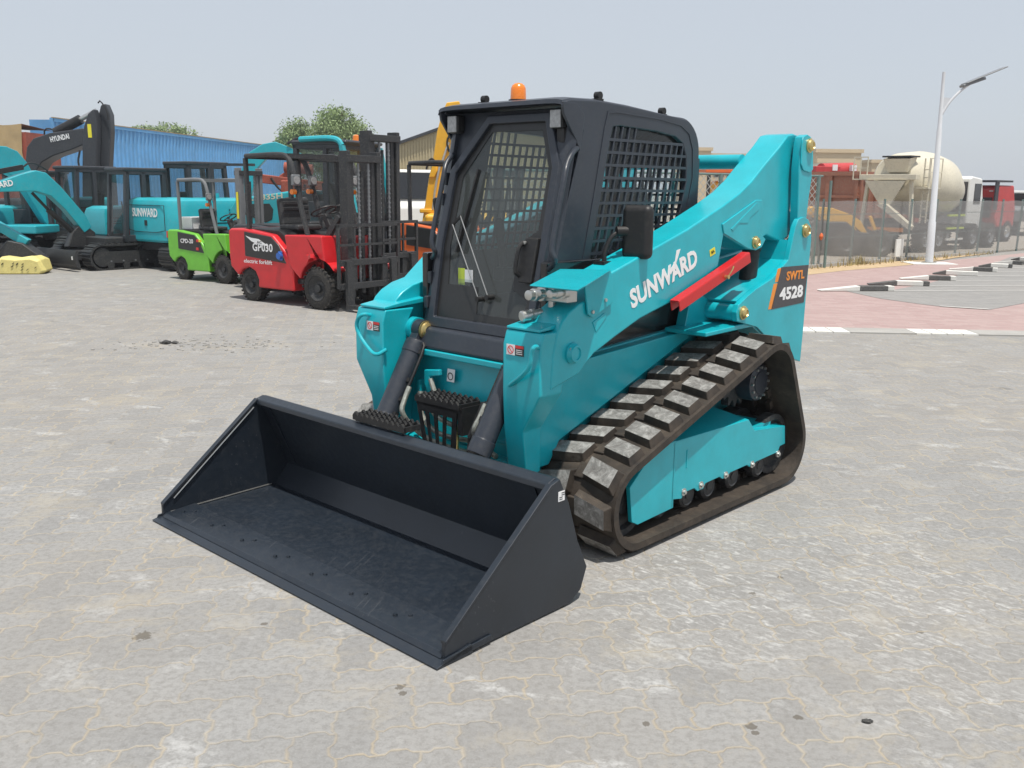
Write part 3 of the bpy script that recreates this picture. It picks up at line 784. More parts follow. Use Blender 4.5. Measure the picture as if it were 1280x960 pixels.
# ---- red lock brace under the near arm (and its twin)
for s in (1, -1):
    a, b_ = [(1.843, 1.060), (2.487, 1.263)]; a = (a[0], a[1]); b_ = (b_[0], b_[1])
    rb = MB()
    rb.beam((s*.662, *a), (s*.662, *b_), .050, .008, (0, 0, 1)); d = Vector((0, b_[0]-a[0], b_[1]-a[1])).normalized(); n_ = Vector((0, -d.z, d.y))
    for xx in (.640, .686): rb.beam(Vector((s*xx, *a))-n_*.026, Vector((s*xx, *b_))-n_*.026, .006, .052, n_)
    br = rb.build('arm_brace', 'redbar', ld, .004)
    m_ = Vector((s*.688, *lerp(a, b_, .62)))-n_*.035
    g = MB(); g.cyl(m_, m_+Vector((s*.022, 0, 0)), .010, n=8); g.build('brace_pin', 'gold', br)
    g = MB(); g.tube([m_+Vector((s*.012, 0, 0)), m_+Vector((s*.03, .01, .03)), m_+Vector((s*.03, .03, .06)), m_+Vector((s*.012, .04, .03))], .003, 6, smooth=1); g.build('clip', 'gold', br)

# ---- grab handles on the arm feet
g = MB(); P_ = [(0.618, 0.948), (0.601, 0.913), (0.598, 0.865), (0.563, 0.820)]; 
pts = [(.600, .960, .925)]+[(p[0], .90, p[1]) for p in P_]+[(.445, .94, .75)]
g.tube(pts, .010, 10, smooth=2); g.build('foot_handle', 'teal', arms[1])
P_ = [(-0.523, 0.967), (-0.569, 0.923), (-0.559, 0.868), (-0.478, 0.798), (-0.417, 0.770)]
pts = [(-.51, .955, .955)]+[(p[0], .90, p[1]) for p in P_]+[(-.39, .945, .80)]
g = MB(); g.tube(pts, .010, 10, smooth=2); g.build('foot_handle', 'teal', arms[-1])
# warning labels on the feet
for s in (1, -1):
    cx = s*.478
    g = MB(); quadplate(g, (cx-.048, .934, .885), (1, 0, 0), (0, 0, 1), .048, .045, .0015); wl = g.build('warning_label', 'decalwhite', arms[s])
    g = MB(); quadplate(g, (cx+.003, .934, .885), (1, 0, 0), (0, 0, 1), .048, .045, .0015); g.build('text_panel', 'decalblack', wl)
    g = MB(); quadplate(g, (cx+.0035, .9325, .917), (1, 0, 0), (0, 0, 1), .047, .012, .001); g.build('red_band', 'decalred', wl)
    for k in range(3):
        g = MB(); quadplate(g, (cx+.008, .9322, .892+k*.008), (1, 0, 0), (0, 0, 1), .036, .003, .0008); g.build('print_line', 'decalwhite', wl)
    g = MB()
    ro = arc((cx-.024, .9075), .018, 0, 340, 17); ri = arc((cx-.024, .9075), .0145, 0, 340, 17)
    g.holed(ro, [ri], 'y', .9325, .9315); g.beam((cx-.036, .9312, .920), (cx-.012, .9312, .895), .0012, .003, (0, 0, 1)); g.build('red_ring', 'decalred', wl)
g = MB(); quadplate(g, (-.145, 1.118, .655), (1, 0, 0), (0, .1, 1), .052, .062, .0015); wl = g.build('warning_label', 'decalwhite', chassis)
g = MB(); g.holed(arc((-.119, .682), .019, 0, 340, 17), [arc((-.119, .682), .015, 0, 340, 17)], 'y', 1.1165, 1.1155); g.build('printed_ring', 'decalblack', wl)

# ---- tilt cylinders
for s in (1, -1):
    top = Vector((s*.345, 1.135, .885)); bot = Vector((s*.335, .872, .455)); d = (bot-top).normalized()
    g = MB(); g.lathe(top-d*.0+d*.06, d, [(0, .040), (.01, .054), (.03, .056), (.07, .056), (.075, .052), (.40, .052), (.402, .056), (.47, .056), (.475, .04)], 26)
    g.cyl(top-Vector((.026, 0, 0)), top+Vector((.026, 0, 0)), .050, n=26); g.obox(top+d*.04, (.026, .04, .035), (1, 0, 0), d, Vector((1, 0, 0)).cross(d))
    cy = g.build('tilt_cylinder', 'char', ld, .003)
    g = MB(); g.cyl(bot+d*.02, bot+d*.16, .022, n=18); g.build('piston_rod', 'silver', cy)
    gold_pin(s*.345-s*.028, 1.135, .885, -s, .036, cy)
    g = MB(); g.cyl((s*.37, 1.135, .885), (s*.42, 1.135, .885), .058, n=26); g.build('pivot_boss', 'teal', cy)
    side = Vector((-s, 0, 0)); fr_ = d.cross(side).normalized()
    g = MB(); e = top+d*.07+side*.05; g.tube([e, e+side*.02+d*.02, e+side*.022+d*.20, e+side*.015+d*.26], .008, 8, smooth=1)
    for t in (.05, .20, .30, .38): g.obox(top+d*(.07+t)+side*.052, (.018, .010, .012), side, d, side.cross(d))
    g.build('hydraulic_line', 'black', cy)
    g = MB(); e = top+d*.30+side*.078; g.tube([e, e+d*.06, e+d*.14+side*.01, (s*.22, 1.00, .40), (s*.12, 1.03, .36), (0, 1.06, .35)], .013, 10, smooth=3); g.build('hose', 'hose', cy)
for k, pts in enumerate(([(-.25, 1.04, .60), (-.24, 1.02, .50), (-.16, 1.03, .42), (-.05, 1.05, .40), (.1, 1.07, .41), (.26, 1.05, .37)],
                         [(-.24, 1.07, .58), (-.18, 1.06, .49), (-.08, 1.07, .46), (.05, 1.08, .45)],
                         [(-.22, 1.08, .66), (-.16, 1.07, .55), (-.05, 1.08, .52), (.05, 1.08, .51)],
                         [(-.20, 1.03, .34), (-.10, 1.0, .32), (.05, 1.02, .33), (.2, 1.03, .33)])):
    g = MB(); g.tube(pts, .013, 10, smooth=3); g.build('hose', 'hose', chassis)
g = MB(); g.cyl((.045, .995, .46), (.045, .995, .36), .018, n=12); g.cyl((.045, .995, .48), (.045, .995, .46), .012, n=12); g.build('brass_fitting', 'gold', chassis)
g = MB(); g.cyl((.24, .99, .63), (.20, .94, .47), .014, n=12); g.cyl((.20, .94, .47), (.195, .935, .40), .009, n=10); g.build('valve_stem', 'black', chassis)

# ---- middle step
stp = serrated('step', 0.0, .985, .612, .30, .13, chassis)
g = MB()
pl = [(-.15, .60), (.13, .60), (.115, .34), (-.095, .34)]
holes = [[(-.118, .545), (-.090, .545), (-.060, .40), (-.078, .39)], [(-.066, .545), (-.030, .545), (-.012, .38), (-.040, .38)], [(-.006, .545), (.034, .545), (.030, .38), (.006, .38)], [(.056, .545), (.098, .545), (.085, .38), (.050, .38)]]
g.holed(pl, holes, 'y', .925, .931); g.box(-.15, .15, .925, 1.05, .575, .592)
g.box(.128, .16, .93, 1.12, .47, .60)
g.build('step_hanger', 'black', stp)

# ---- hydraulic couplers and their cover on the near arm
tpz = 1.232
c_ = [(0.769, 0.699), (0.400, 1.309), (0.573, 1.454), (0.944, 0.813), (1.018, 0.685)]
g = MB()
A0 = (.50, .965, 1.165); 
tip = [(0.590, 0.897)][0]; tipr = [(0.836, 0.903)][0]
tb = [(0.477, 1.218)][0]; te = [(0.646, 1.358)][0]; tk = [(0.901, 0.867)][0]
top_pts = [(tip[0], tip[1], 1.195), (tipr[0], tipr[1], 1.195), (tk[0], tk[1], 1.218), (te[0], te[1], 1.235), (tb[0], tb[1], 1.235)]
n = len(top_pts); lo = [(p[0], p[1], p[2]-.006) for p in top_pts]
g.add(top_pts+lo, [tuple(range(n)), tuple(range(n, 2*n))[::-1]]+[(i, n+i, n+(i+1) % n, (i+1) % n) for i in range(n)])
sd_ = [(1.191, 1.176), (1.366, 1.234), (1.385, 1.195), (1.391, 1.088), (1.252, 1.033), (1.218, 1.050)]
g.prism([tuple(p) for p in sd_], 'x', .632, .642)
cov = g.build('coupler_cover', 'teal', ld, .003)
for px_, py_ in [(1.332, 1.104), (1.244, 1.059)]:
    b_ = MB(); b_.cyl((.641, px_, py_), (.650, px_, py_), .009, .008, 8); b_.build('bolt', 'silver', cov)
g = MB(); g.box(.47, .62, 1.10, 1.17, 1.105, 1.17)
blk = g.build('coupler_block', 'silver', ld, .006)
for (x, z, r) in ((.485, 1.135, .027), (.545, 1.150, .018), (.605, 1.150, .022)):
    g = MB(); g.lathe((x, 1.11, z), (0, -1, 0), [(0, r*1.15), (.03, r*1.15), (.032, r*.8), (.05, r*.8), (.052, r), (.075, r), (.078, r*.8), (.105, r*.8), (.108, r*.5)], 18); g.build('hydraulic_coupler', 'silver', blk)
for (x, z, r) in ((.475, 1.055, .024),):
    g = MB(); g.lathe((x, 1.10, z), (-.25, -1, -.15), [(0, r*.7), (.03, r*.7), (.035, r), (.05, r), (.052, r*.75), (.065, r*.75), (.067, r*1.05), (.10, r*1.05), (.104, r*.8)], 16); g.cyl((.50, 1.14, 1.06), (.50, 1.14, 1.14), .016, n=10); g.build('hydraulic_coupler', 'silver', blk)
g = MB(); g.box(.44, .47, 1.06, 1.12, 1.00, 1.05); g.build('coupler_bracket', 'teal', blk, .004)

# ---- cab
def yf(z): return 1.165+(z-.95)*.215         # plane of the door
cab = thing_part = None
g = MB()
sidepoly = [(1.175, .800), (1.215, 1.0), (1.262, 1.2), (1.345, 1.50), (1.425, 1.75), (1.448, 1.83), (1.425, 1.885), (1.375, 1.915), (1.325, 1.932), (1.330, 1.955), (1.36, 1.962), (1.55, 1.970), (1.80, 1.960), (2.20, 1.935)]+arc((2.245, 1.765), .165, 84, 4, 7)+[(2.418, 1.5), (2.425, .86)]
gop = [(1.505, 1.10), (1.520, 1.22), (1.600, 1.53), (1.655, 1.80), (1.680, 1.858), (1.72, 1.868), (2.02, 1.858), (2.200, 1.838), (2.265, 1.80), (2.285, 1.745), (2.305, 1.60), (2.215, 1.38), (2.05, 1.15), (2.03, 1.10)]
gop = [(1.490, 1.02), (1.515, 1.22), (1.590, 1.53), (1.648, 1.80), (1.668, 1.862), (1.72, 1.868), (2.02, 1.858), (2.185, 1.842), (2.255, 1.81), (2.29, 1.745), (2.30, 1.62), (2.24, 1.40), (2.20, 1.02)]
for s in (1, -1): g.holed(sidepoly, [gop], 'x', s*.372, s*.400)
cabo = g.build('cab', 'char', ld, .006)
# roof sheet with its front visor, swept over the cab and rounded at the edges
g = MB()
rp = [(1.300, 1.945), (1.306, 1.964), (1.36, 1.976), (1.55, 1.983), (1.80, 1.974), (2.20, 1.945)]+arc((2.247, 1.767), .178, 84, 2, 8)+[(2.432, 1.5), (2.436, .86), (2.405, .86), (2.395, 1.72), (2.34, 1.86), (2.2, 1.915), (1.8, 1.95), (1.4, 1.945)]
xs = [-.400, -.392, -.36, -.30, .30, .36, .392, .400]; dz = [-.030, -.012, -.003, 0, 0, -.003, -.012, -.030]
m_ = len(rp); vs = []
ins = [(.0, .0)]*m_
cx_, cz_ = 1.85, 1.45
for xi_, x in enumerate(xs):
    for (y, z) in rp:
        f_ = dz[xi_]
        d = Vector((y-cx_, z-cz_)); d.normalize()
        if z > 1.9 or y > 2.2: vs.append((x, y+(d.x*f_ if y > 2.2 else 0), z+d.y*f_))
        else: vs.append((x, y, z))
fs = []
for k in range(len(xs)-1):
    for q in range(m_): fs.append((k*m_+q, (k+1)*m_+q, (k+1)*m_+(q+1) % m_, k*m_+(q+1) % m_))
fs += [tuple(range(m_)), tuple(range((len(xs)-1)*m_, len(xs)*m_))[::-1]]
g.add(vs, fs)
# the rear panel gets its opening from a separate frame, so cut it out of the sheet
g2 = MB()
keep = []
rear_k = [q for q in range(m_) if (rp[q][0] > 2.38 and rp[(q+1) % m_][0] > 2.38)]
g2.v = g.v
for f in g.f:
    c = sum((Vector(g.v[i]) for i in f), Vector())/len(f)
    if c.y > 2.39 and c.z < 1.72 and abs(c.x) < .395: continue
    keep.append(f)
# caps are kept only where they close the roof band
g2.f = [f for f in keep if len(f) == 4]; g2.m = [0]*len(g2.f)
roof = g2.build('roof', 'char', cabo, ang=40)
g = MB(); g.holed([(-.395, .86), (-.395, 1.74), (.395, 1.74), (.395, .86)], [[(-.30, 1.18), (-.30, 1.70), (.30, 1.70), (.30, 1.18)]], 'y', 2.398, 2.425)
g.build('rear_wall', 'char', cabo)
g = MB()
for k in range(13): x = -.30+.6*k/12; g.box(x-.006, x+.006, 2.40, 2.412, 1.18, 1.70)
for k in range(8): z = 1.18+.52*k/7; g.box(-.30, .30, 2.4015, 2.4105, z-.006, z+.006)
g.build('rear_grille', 'char', cabo)
# side grilles: bars inside the opening
def span_y(z, poly):
    xs_ = []
    for i in range(len(poly)):
        a, b_ = poly[i], poly[(i+1) % len(poly)]
        if (a[1]-z)*(b_[1]-z) < 0: xs_.append(a[0]+(b_[0]-a[0])*(z-a[1])/(b_[1]-a[1]))
    return (min(xs_), max(xs_)) if len(xs_) >= 2 else None
for s in (1, -1):
    g = MB()
    for k in range(14):
        z = 1.05+k*.058
        sp_ = span_y(z, gop)
        if sp_: g.box(min(s*.386, s*.398), max(s*.386, s*.398), sp_[0]-.01, sp_[1]+.01, z-.0065, z+.0065)
    for k in range(12):   # upright bars lean with the front edge and fan towards the rear
        t = (k+.55)/12.2
        pts = []
        for z in frange(1.03, 1.865, 16):
            sp_ = span_y(z, gop)
            y0 = 1.49+(z-1.02)*.21; y1 = 2.14+(z-1.02)*.20
            y = y0+(y1-y0)*t
            if sp_ and sp_[0]-.03 < y < sp_[1]+.05: pts.append((s*.392, y, z))
        for a, b_ in zip(pts[:-1], pts[1:]): g.beam(a, b_, .010, .0115, (1, 0, 0))
    g.build('side_grille', 'char', cabo)
    g = MB(); g.prism(gop, 'x', s*.366, s*.370); g.build('side_window', 'sideglass', cabo)
    # pressed margin around the grille
    def grow(p, k):
        c = (1.93, 1.47); return [(c[0]+(q[0]-c[0])*k, c[1]+(q[1]-c[1])*k) for q in p]
    g = MB(); g.holed(grow(gop, 1.17), [grow(gop, 1.145)], 'x', s*.398, s*.4035); g.build('pressed_margin', 'char', cabo)

# front frame of the cab around the door
def onfront(v): return (v.x, yf(v.z)+v.y, v.z)
door_out = [(-.325, .905), (-.345, 1.30), (-.325, 1.66), (-.120, 1.915), (.275, 1.915), (.375, 1.68), (.375, 1.30), (.365, .905)]
glass_in = [(-.285, .955), (-.305, 1.30), (-.285, 1.645), (-.100, 1.875), (.252, 1.875), (.335, 1.67), (.335, 1.30), (.325, .955)]
g = MB(); g.holed([(-.385, .80), (-.385, 1.935), (.385, 1.935), (.385, .80)], [door_out[::-1]], 'y', .075, .03, warp=onfront)
g.build('front_frame', 'char', cabo, .003)
for s in (1, -1):   # rounded corner posts between the front frame and the sides
    pv = []; zz = frange(.80, 1.90, 12)
    for z in zz:
        for k in range(5):
            a = math.pi/2*k/4
            pv.append((s*(.335+.065*math.sin(a)), yf(z)+.005+.055*(1-math.cos(a))+ (0), z))
        pv.append((s*.335, yf(z)+.06, z))
    fs = []
    for r_ in range(len(zz)-1):
        for q in range(6):
            f = (r_*6+q, r_*6+(q+1) % 6, (r_+1)*6+(q+1) % 6, (r_+1)*6+q); fs.append(f if s > 0 else f[::-1])
    fs += [tuple(range(6)), tuple(range((len(zz)-1)*6, len(zz)*6))]
    g = MB(); g.add(pv, fs); g.build('corner_post', 'char', cabo, ang=50)
# the door
g = MB(); g.holed(door_out, [glass_in], 'y', .045, -.008, warp=onfront)
door = g.build('door', 'char', ld, .006)
g = MB(); g.prism([(-.36, .80), (-.36, .905), (.37, .905), (.37, .80)], 'y', 1.09, 1.20); g.v = [(v[0], v[1]+(v[2]-.80)*.30, v[2]) for v in g.v]
g.build('sill_panel', 'char', cabo, .02, 3)
g = MB(); g.prism(glass_in, 'y', .016, .020); g.v = [onfront(Vector(v)) for v in g.v]
gl = g.build('door_glass', 'glass', door)
clear = [(-.235, 1.115), (-.262, 1.30), (-.245, 1.630), (-.090, 1.838), (.228, 1.838), (.300, 1.67), (.298, 1.39), (.215, 1.34), (.190, 1.24), (.200, 1.12), (.295, 1.08), (.290, .990), (-.010, .990), (-.030, 1.115)]
g = MB(); g.holed([(p[0]*.999, p[1]) for p in glass_in], [clear], 'y', .012, .0145, warp=onfront)
g.build('glass_border', 'decalblack', door)
# lock with its pull handle
g = MB(); g.prism([(.235, 1.20), (.235, 1.335), (.262, 1.36), (.330, 1.36), (.330, 1.16), (.25, 1.16)], 'y', -.020, .012); g.v = [onfront(Vector(v)) for v in g.v]; lk = g.build('lock_box', 'black', door, .006)
g = MB(); g.tube([onfront(Vector(p)) for p in [(.250, -.02, 1.34), (.245, -.045, 1.32), (.245, -.048, 1.21), (.252, -.02, 1.19)]], .010, 8, smooth=1); g.build('door_handle', 'black', door)
g = MB(); c = Vector(onfront(Vector((.262, -.022, 1.338)))); g.cyl(c, c+Vector((0, -.008, 0)), .008, n=12); g.build('key_cylinder', 'silver', door)
for z in (1.02, 1.14, 1.52, 1.62):
    g = MB(); g.box(-.362, -.335, yf(z)-.018, yf(z)+.03, z-.030, z+.030); g.build('door_hinge', 'char', door, .006)
# wiper
def fp(px_list): return px_list
wp = [(0.019, 1.065), (-0.228, 1.404)], [(0.080, 1.078), (-0.181, 1.444)], [(-0.182, 1.273), (-0.114, 1.663)]
def onf(p, d): return (p[0], yf(p[1])+d, p[1])
g = MB(); g.tube([onf(wp[0][0], -.02), onf(wp[0][1], -.028)], .003, 8); g.tube([onf(wp[1][0], -.02), onf(wp[1][1], -.028)], .003, 8); wa = g.build('wiper_arm', 'grey', door)
g = MB(); g.beam(onf(wp[2][0], -.014), onf(wp[2][1], -.014), .010, .022, (0, 1, 0)); g.beam(onf(wp[0][1], -.024), onf(wp[1][1], -.024), .012, .012); g.build('wiper_blade', 'black', wa)
g = MB()
for q in (wp[0][0], wp[1][0]): g.cyl(onf(q, .012), onf(q, -.032), .013, n=12)
g.build('wiper_pivot', 'black', wa)
wl = [(-0.175, 1.117), (-0.130, 1.192)]
g = MB(); g.box(wl[0][0], wl[0][0]+.045, yf(wl[0][1])+.022, yf(wl[0][1])+.024, wl[0][1]-.0, wl[0][1]+.080); yl = g.build('inside_sticker', 'decalgreen', door)
g = MB(); g.box(wl[0][0]+.046, wl[0][0]+.10, yf(wl[0][1])+.022, yf(wl[0][1])+.024, wl[0][1]+.015, wl[0][1]+.075); g.build('paper_sheet', 'decalwhite', yl)

# inside the cab
g = MB(); g.box(-.36, .36, 1.25, 2.39, .84, .87); g.build('cab_floor', 'black', cabo)
g = MB(); g.box(-.22, .22, 1.85, 2.22, .98, 1.10); g.box(-.2, .2, 1.9, 2.2, .87, .98); st_ = g.build('operator_seat', 'seat', cabo, .03, 3)
g = MB(); g.obox((0, 2.24, 1.33), (.21, .055, .26), (1, 0, 0), (0, 1, .15), (0, -.15, 1)); g.build('seat_back', 'seatlight', st_, .04, 3)
for s in (1, -1):
    g = MB(); g.box(s*.29-.04, s*.29+.04, 1.62, 2.15, 1.10, 1.17); g.cyl((s*.29, 1.66, 1.17), (s*.28, 1.62, 1.34), .02, n=12); g.lathe((s*.28, 1.62, 1.32), (0, -.1, 1), [(0, .02), (.02, .03), (.09, .026), (.11, .01)], 14); g.build('control_console', 'black', cabo, .01)
g = MB(); g.tube([(-.30, 2.33, 1.90), (-.24, 2.2, 1.72), (-.25, 2.12, 1.5), (-.30, 2.05, 1.2)], .03, 8, smooth=2); g.build('inner_frame', 'black', cabo)
g = MB(); g.tube([(.24, 2.30, 1.90), (.16, 2.0, 1.72), (.20, 1.95, 1.55), (.30, 1.9, 1.40)], .026, 8, smooth=2); g.build('lap_bar', 'black', cabo)

# cheeks closing the front visor at both sides
for s in (-1, 1):
    g = MB(); g.prism([(1.302, 1.950), (1.312, 1.900), (1.350, 1.850), (1.400, 1.790), (1.430, 1.740), (1.460, 1.90), (1.40, 1.95)], 'x', s*.386, s*.401); g.build('visor_cheek', 'char', roof, .004)
# lamps, rails, roof fittings
for (px_, s) in ((-.333, -1), (.335, 1)):
    g = MB(); g.box(px_-.036, px_+.036, 1.335, 1.385, 1.838, 1.925); lp_ = g.build('work_lamp', 'black', cabo, .012, 3)
    g = MB(); g.box(px_-.031, px_+.031, 1.328, 1.336, 1.843, 1.920); g.build('lamp_lens', 'lampglass', lp_, .004)
g = MB(); g.box(.33, .37, 1.35, 1.39, 1.78, 1.84); g.tube([(.35, 1.40, 1.82), (.36, 1.39, 1.79), (.385, 1.39, 1.785)], .010, 8); g.build('lamp_bracket', 'black', cabo)
def rail(pts, s):
    g = MB(); g.tube(pts, .0125, 12, smooth=3); return g.build('grab_rail', 'char', cabo)
rr = [(.392, 1.415, 1.755)]+[(p[0], y, p[1]) for p, y in zip([(0.441, 1.736), (0.452, 1.690), (0.474, 1.638), (0.469, 1.340), (0.475, 1.303), (0.490, 1.269)], [1.33, 1.28, 1.24, 1.17, 1.165, 1.18])]+[(.375, 1.235, 1.21)]
rail(rr, 1)
rl = [(-.352, 1.37, 1.745)]+[(p[0], y, p[1]) for p, y in zip([(-0.322, 1.725), (-0.313, 1.690), (-0.293, 1.640), (-0.305, 1.346), (-0.299, 1.300), (-0.287, 1.265)], [1.31, 1.27, 1.24, 1.17, 1.165, 1.18])]+[(-.36, 1.22, 1.235)]
rail(rl, -1)
g = MB(); g.lathe((-.02, 1.47, 1.978), (0, 0, 1), [(0, .046), (.012, .046)], 24); bc = g.build('beacon_base', 'black', ld)
g = MB(); g.lathe((-.02, 1.47, 1.990), (0, 0, 1), [(0, .038), (.05, .036), (.065, .030), (.074, .018), (.077, .004)], 24); g.build('beacon_lens', 'beacon', bc)
for (x, y) in ((.355, 1.60), (.345, 2.13), (-.20, 1.42)):
    g = MB(); z_ = 1.970 if y < 2 else 1.935
    g.box(x-.02, x+.02, y-.022, y+.022, z_, z_+.014); g.cyl((x-.014, y+.006, z_+.028), (x+.014, y+.006, z_+.028), .018, n=12); g.build('roof_lug', 'black', roof)
# mirror on the near side
g = MB()
mx = .50
g.obox((.600, 1.615, 1.388), (.074, .032, .122), (1, .15, 0), (-.15, 1, 0), (0, 0, 1)); mir = g.build('side_mirror', 'black', ld, .031, 5)
g = MB(); g.tube([(.50, 1.50, 1.255), (.50, 1.50, 1.30), (.515, 1.53, 1.37), (.54, 1.57, 1.39)], .011, 10, smooth=2); g.cyl((.53, 1.545, 1.392), (.56, 1.59, 1.392), .022, n=14); g.box(.47, .53, 1.46, 1.54, 1.243, 1.257); g.build('mirror_arm', 'black', mir)
g = MB(); g.obox((-.53, 1.62, 1.385), (.066, .030, .125), (1, -.15, 0), (.15, 1, 0), (0, 0, 1)); mir2 = g.build('side_mirror', 'black', ld, .028, 4)
g = MB(); g.tube([(-.405, 1.60, 1.20), (-.45, 1.60, 1.25), (-.50, 1.60, 1.38)], .011, 10, smooth=2); g.build('mirror_arm', 'black', mir2)
# ------------------------------------------------------------------ machines in the background
# local frame of every machine: x forward, y to its left, z up
def make_wheel(parent, c, r, w, rimc='darkmet', tread=True, n=28, name='wheel', side=None):
    y0, y1 = c[1]-w/2, c[1]+w/2
    g = MB()
    for e, s in ((y0, -1), (y1, 1)):
        g.lathe((c[0], e-s*.0, c[2]), (0, s, 0), [(-w*.35, r*.62), (-.02, r*.62), (.0, r*.58), (-.02, r*.50), (-.05, r*.34), (-.045, r*.2), (-.01, r*.17), (-.01, .004)], n)
    wh = g.build(name, rimc, parent)
    g = MB()
    prof = [(0, r*.60), (0, r*.80), (w*.06, r*.93), (w*.16, r), (w*.84, r), (w*.94, r*.93), (w, r*.80), (w, r*.60)]
    g.lathe((c[0], y0, c[2]), (0, 1, 0), prof, n, caps=False)
    if tread:
        for k in range(26):
            a = 2*math.pi*k/26; d = Vector((math.cos(a), 0, math.sin(a))); t = Vector((-math.sin(a), 0, math.cos(a)))
            for q in (-1, 1): g.obox(Vector((c[0], c[1]+q*w*.25, c[2]))+d*r+t*(.012*q), (r*.028, w*.24, r*.055), d, (0, 1, .0), t)
    g.build('tyre', 'tyre', wh)
    return wh

def forklift(label, loc, rz, scale, body='red', post_x=-.03, mastc=None, seat='seat', mast_z=2.02, dark='darkmet', detail=True, group='forklifts parked in the yard', texts=None, guardc='darkmet'):
    t = thing('forklift', label, 'forklift', loc, R(rz), group); t.scale = scale
    # body: counterweight, hood, cowl
    g = MB(); pr = [(-.40, .46), (-.42, .62), (-.42, .96), (-.36, .99), (-.02, .99), (.52, .93), (.80, .70), (.93, .58), (.93, .20), (.18, .20), (.20, .30), (.13, .42), (0, .47), (-.14, .43), (-.24, .34)]
    g.prism([(p[0], p[1]) for p in pr], 'y', -.52, .52)
    b_ = g.build('body', body, t, .03, 3)
    g = MB(); pr = [(-.06, .62), (-.06, .955), (.50, .905), (.66, .80), (.80, .56)]
    g.prism(pr, 'y', -.530, .530); side = g.build('side_panel', 'decalblack', b_, .012)
    g = MB(); pr = [(-.20, .985), (-.15, 1.0), (.55, .985), (.66, .93), (.78, .72), (.88, .62), (.88, .60), (.3, .60), (-.20, .70)]
    g.prism(pr, 'y', -.42, .42); g.build('hood', 'black', b_, .03, 3)
    # cowl with wheel arch
    g = MB()
    pr = [(.86, .55), (.78, .94), (1.22, .95), (1.50, .95), (1.56, .60), (1.56, .46)]+arc((1.42, .28), .36, 40, 165, 9)+[(.98, .44)]
    g.prism(pr, 'y', -.53, -.30); g.prism(pr, 'y', .30, .53); g.prism([(1.15, .36), (1.15, .93), (1.50, .93), (1.52, .36)], 'y', -.30, .30)
    cw = g.build('cowl', body, t, .02, 3)
    g = MB(); g.box(.75, 1.15, -.45, .45, .30, .36); g.box(-.3, 1.3, -.3, .3, .22, .34); g.build('floor_plate', 'black', t)
    if texts:
        for (s_, x, z, w_, h_, m_, nm) in texts: text(nm, s_, w_, h_, m_, side if z > .6 else b_, (x, -.532 if z > .6 else -.522, z), (1, 0, 0), (0, 0, 1), .02)
    # overhead guard
    for s in (-1, 1):
        g = MB(); g.beam((post_x+.01, s*.46, .95), (post_x-.01, s*.46, 1.94), .055, .055); g.build('rear_post', guardc, t, .01)
        g = MB(); g.tube([(1.18, s*.46, .92), (1.04, s*.46, 1.35), (.92, s*.46, 1.80), (.84, s*.46, 1.95), (.66, s*.46, 1.985), (post_x, s*.46, 1.965)], .034, 10, smooth=2); g.build('front_post', guardc, t)
    g = MB()
    for k in range(9): x = post_x+.03+k*(.81-post_x)/9; g.box(x-.012, x+.012, -.46, .46, 1.955, 1.995)
    g.box(.80, .86, -.46, .46, 1.93, 1.98); g.box(post_x-.03, post_x+.02, -.46, .46, 1.93, 1.98); g.build('guard_roof', guardc, t)
    # seat, steering
    g = MB(); g.box(.30, .70, -.21, .21, .98, 1.06); st = g.build('seat', seat, t, .03, 3)
    g = MB(); g.obox((.30, 0, 1.22), (.05, .20, .19), (1, 0, .15), (0, 1, 0), (-.15, 0, 1)); g.build('seat_back', seat, st, .04, 3)
    for k in range(4):
        g = MB(); g.box(.345, .362, -.16, .16, 1.08+k*.08, 1.13+k*.08); g.build('seat_pad', seat, st, .01)
    g = MB(); g.beam((1.20, 0, .90), (1.02, 0, 1.20), .11, .09); co = g.build('steering_column', 'black', t, .02)
    g = MB(); ring = [Vector((.98, 0, 1.25))+Vector((.07, 0, .05))*0+Vector((math.cos(a)*.16, math.sin(a)*.17, math.cos(a)*.07)) for a in [2*math.pi*k/20 for k in range(21)]]
    g.tube(ring, .013, 6); g.beam((.83, 0, 1.185), (1.13, 0, 1.315), .02, .012); g.cyl((.98, 0, 1.22), (.98, 0, 1.26), .03, n=10); g.build('steering_wheel', 'black', co)
    # wheels
    for s in (-1, 1):
        make_wheel(t, (1.42, s*.46, .275), .275, .20, dark); make_wheel(t, (0, s*.42, .225), .225, .16, dark)
    # mast
    for s in (-1, 1):
        g = MB(); g.box(1.62, 1.76, s*.27-.036, s*.27+.036, .12, mast_z); g.box(1.645, 1.735, s*.19-.03, s*.19+.03, .15, mast_z-.06); g.build('mast_channel', mastc or dark, t, .008)
        g = MB(); g.beam((1.60, s*.30, 1.2), (1.15, s*.38, .55), .07, .07); g.build('tilt_cylinder', dark, t)
    for z_ in (mast_z-.14, .95, .25):
        g = MB(); g.box(1.60, 1.78 if z_ > 1.5 else 1.66, -.30, .30, z_, z_+.09); g.build('mast_crossbar', dark, t, .006)
    g = MB(); g.cyl((1.70, 0, .2), (1.70, 0, mast_z-.25), .035, n=14); g.build('lift_ram', dark, t)
    for s in (-1, 1):
        g = MB(); g.box(1.74, 1.752, s*.09-.016, s*.09+.016, .3, mast_z-.15)
        for k in range(28): g.box(1.736, 1.757, s*.09-.020, s*.09+.020, .3+k*(mast_z-.5)/28, .318+k*(mast_z-.5)/28)
        g.build('lift_chain', 'grey', t)
    # carriage, backrest and forks
    g = MB(); g.box(1.80, 1.85, -.52, .52, .28, .36); g.box(1.80, 1.85, -.52, .52, .58, .66)
    for s in (-1, 1): g.box(1.78, 1.84, s*.28-.05, s*.28+.05, .26, .68)
    ca = g.build('carriage', dark, t, .006)
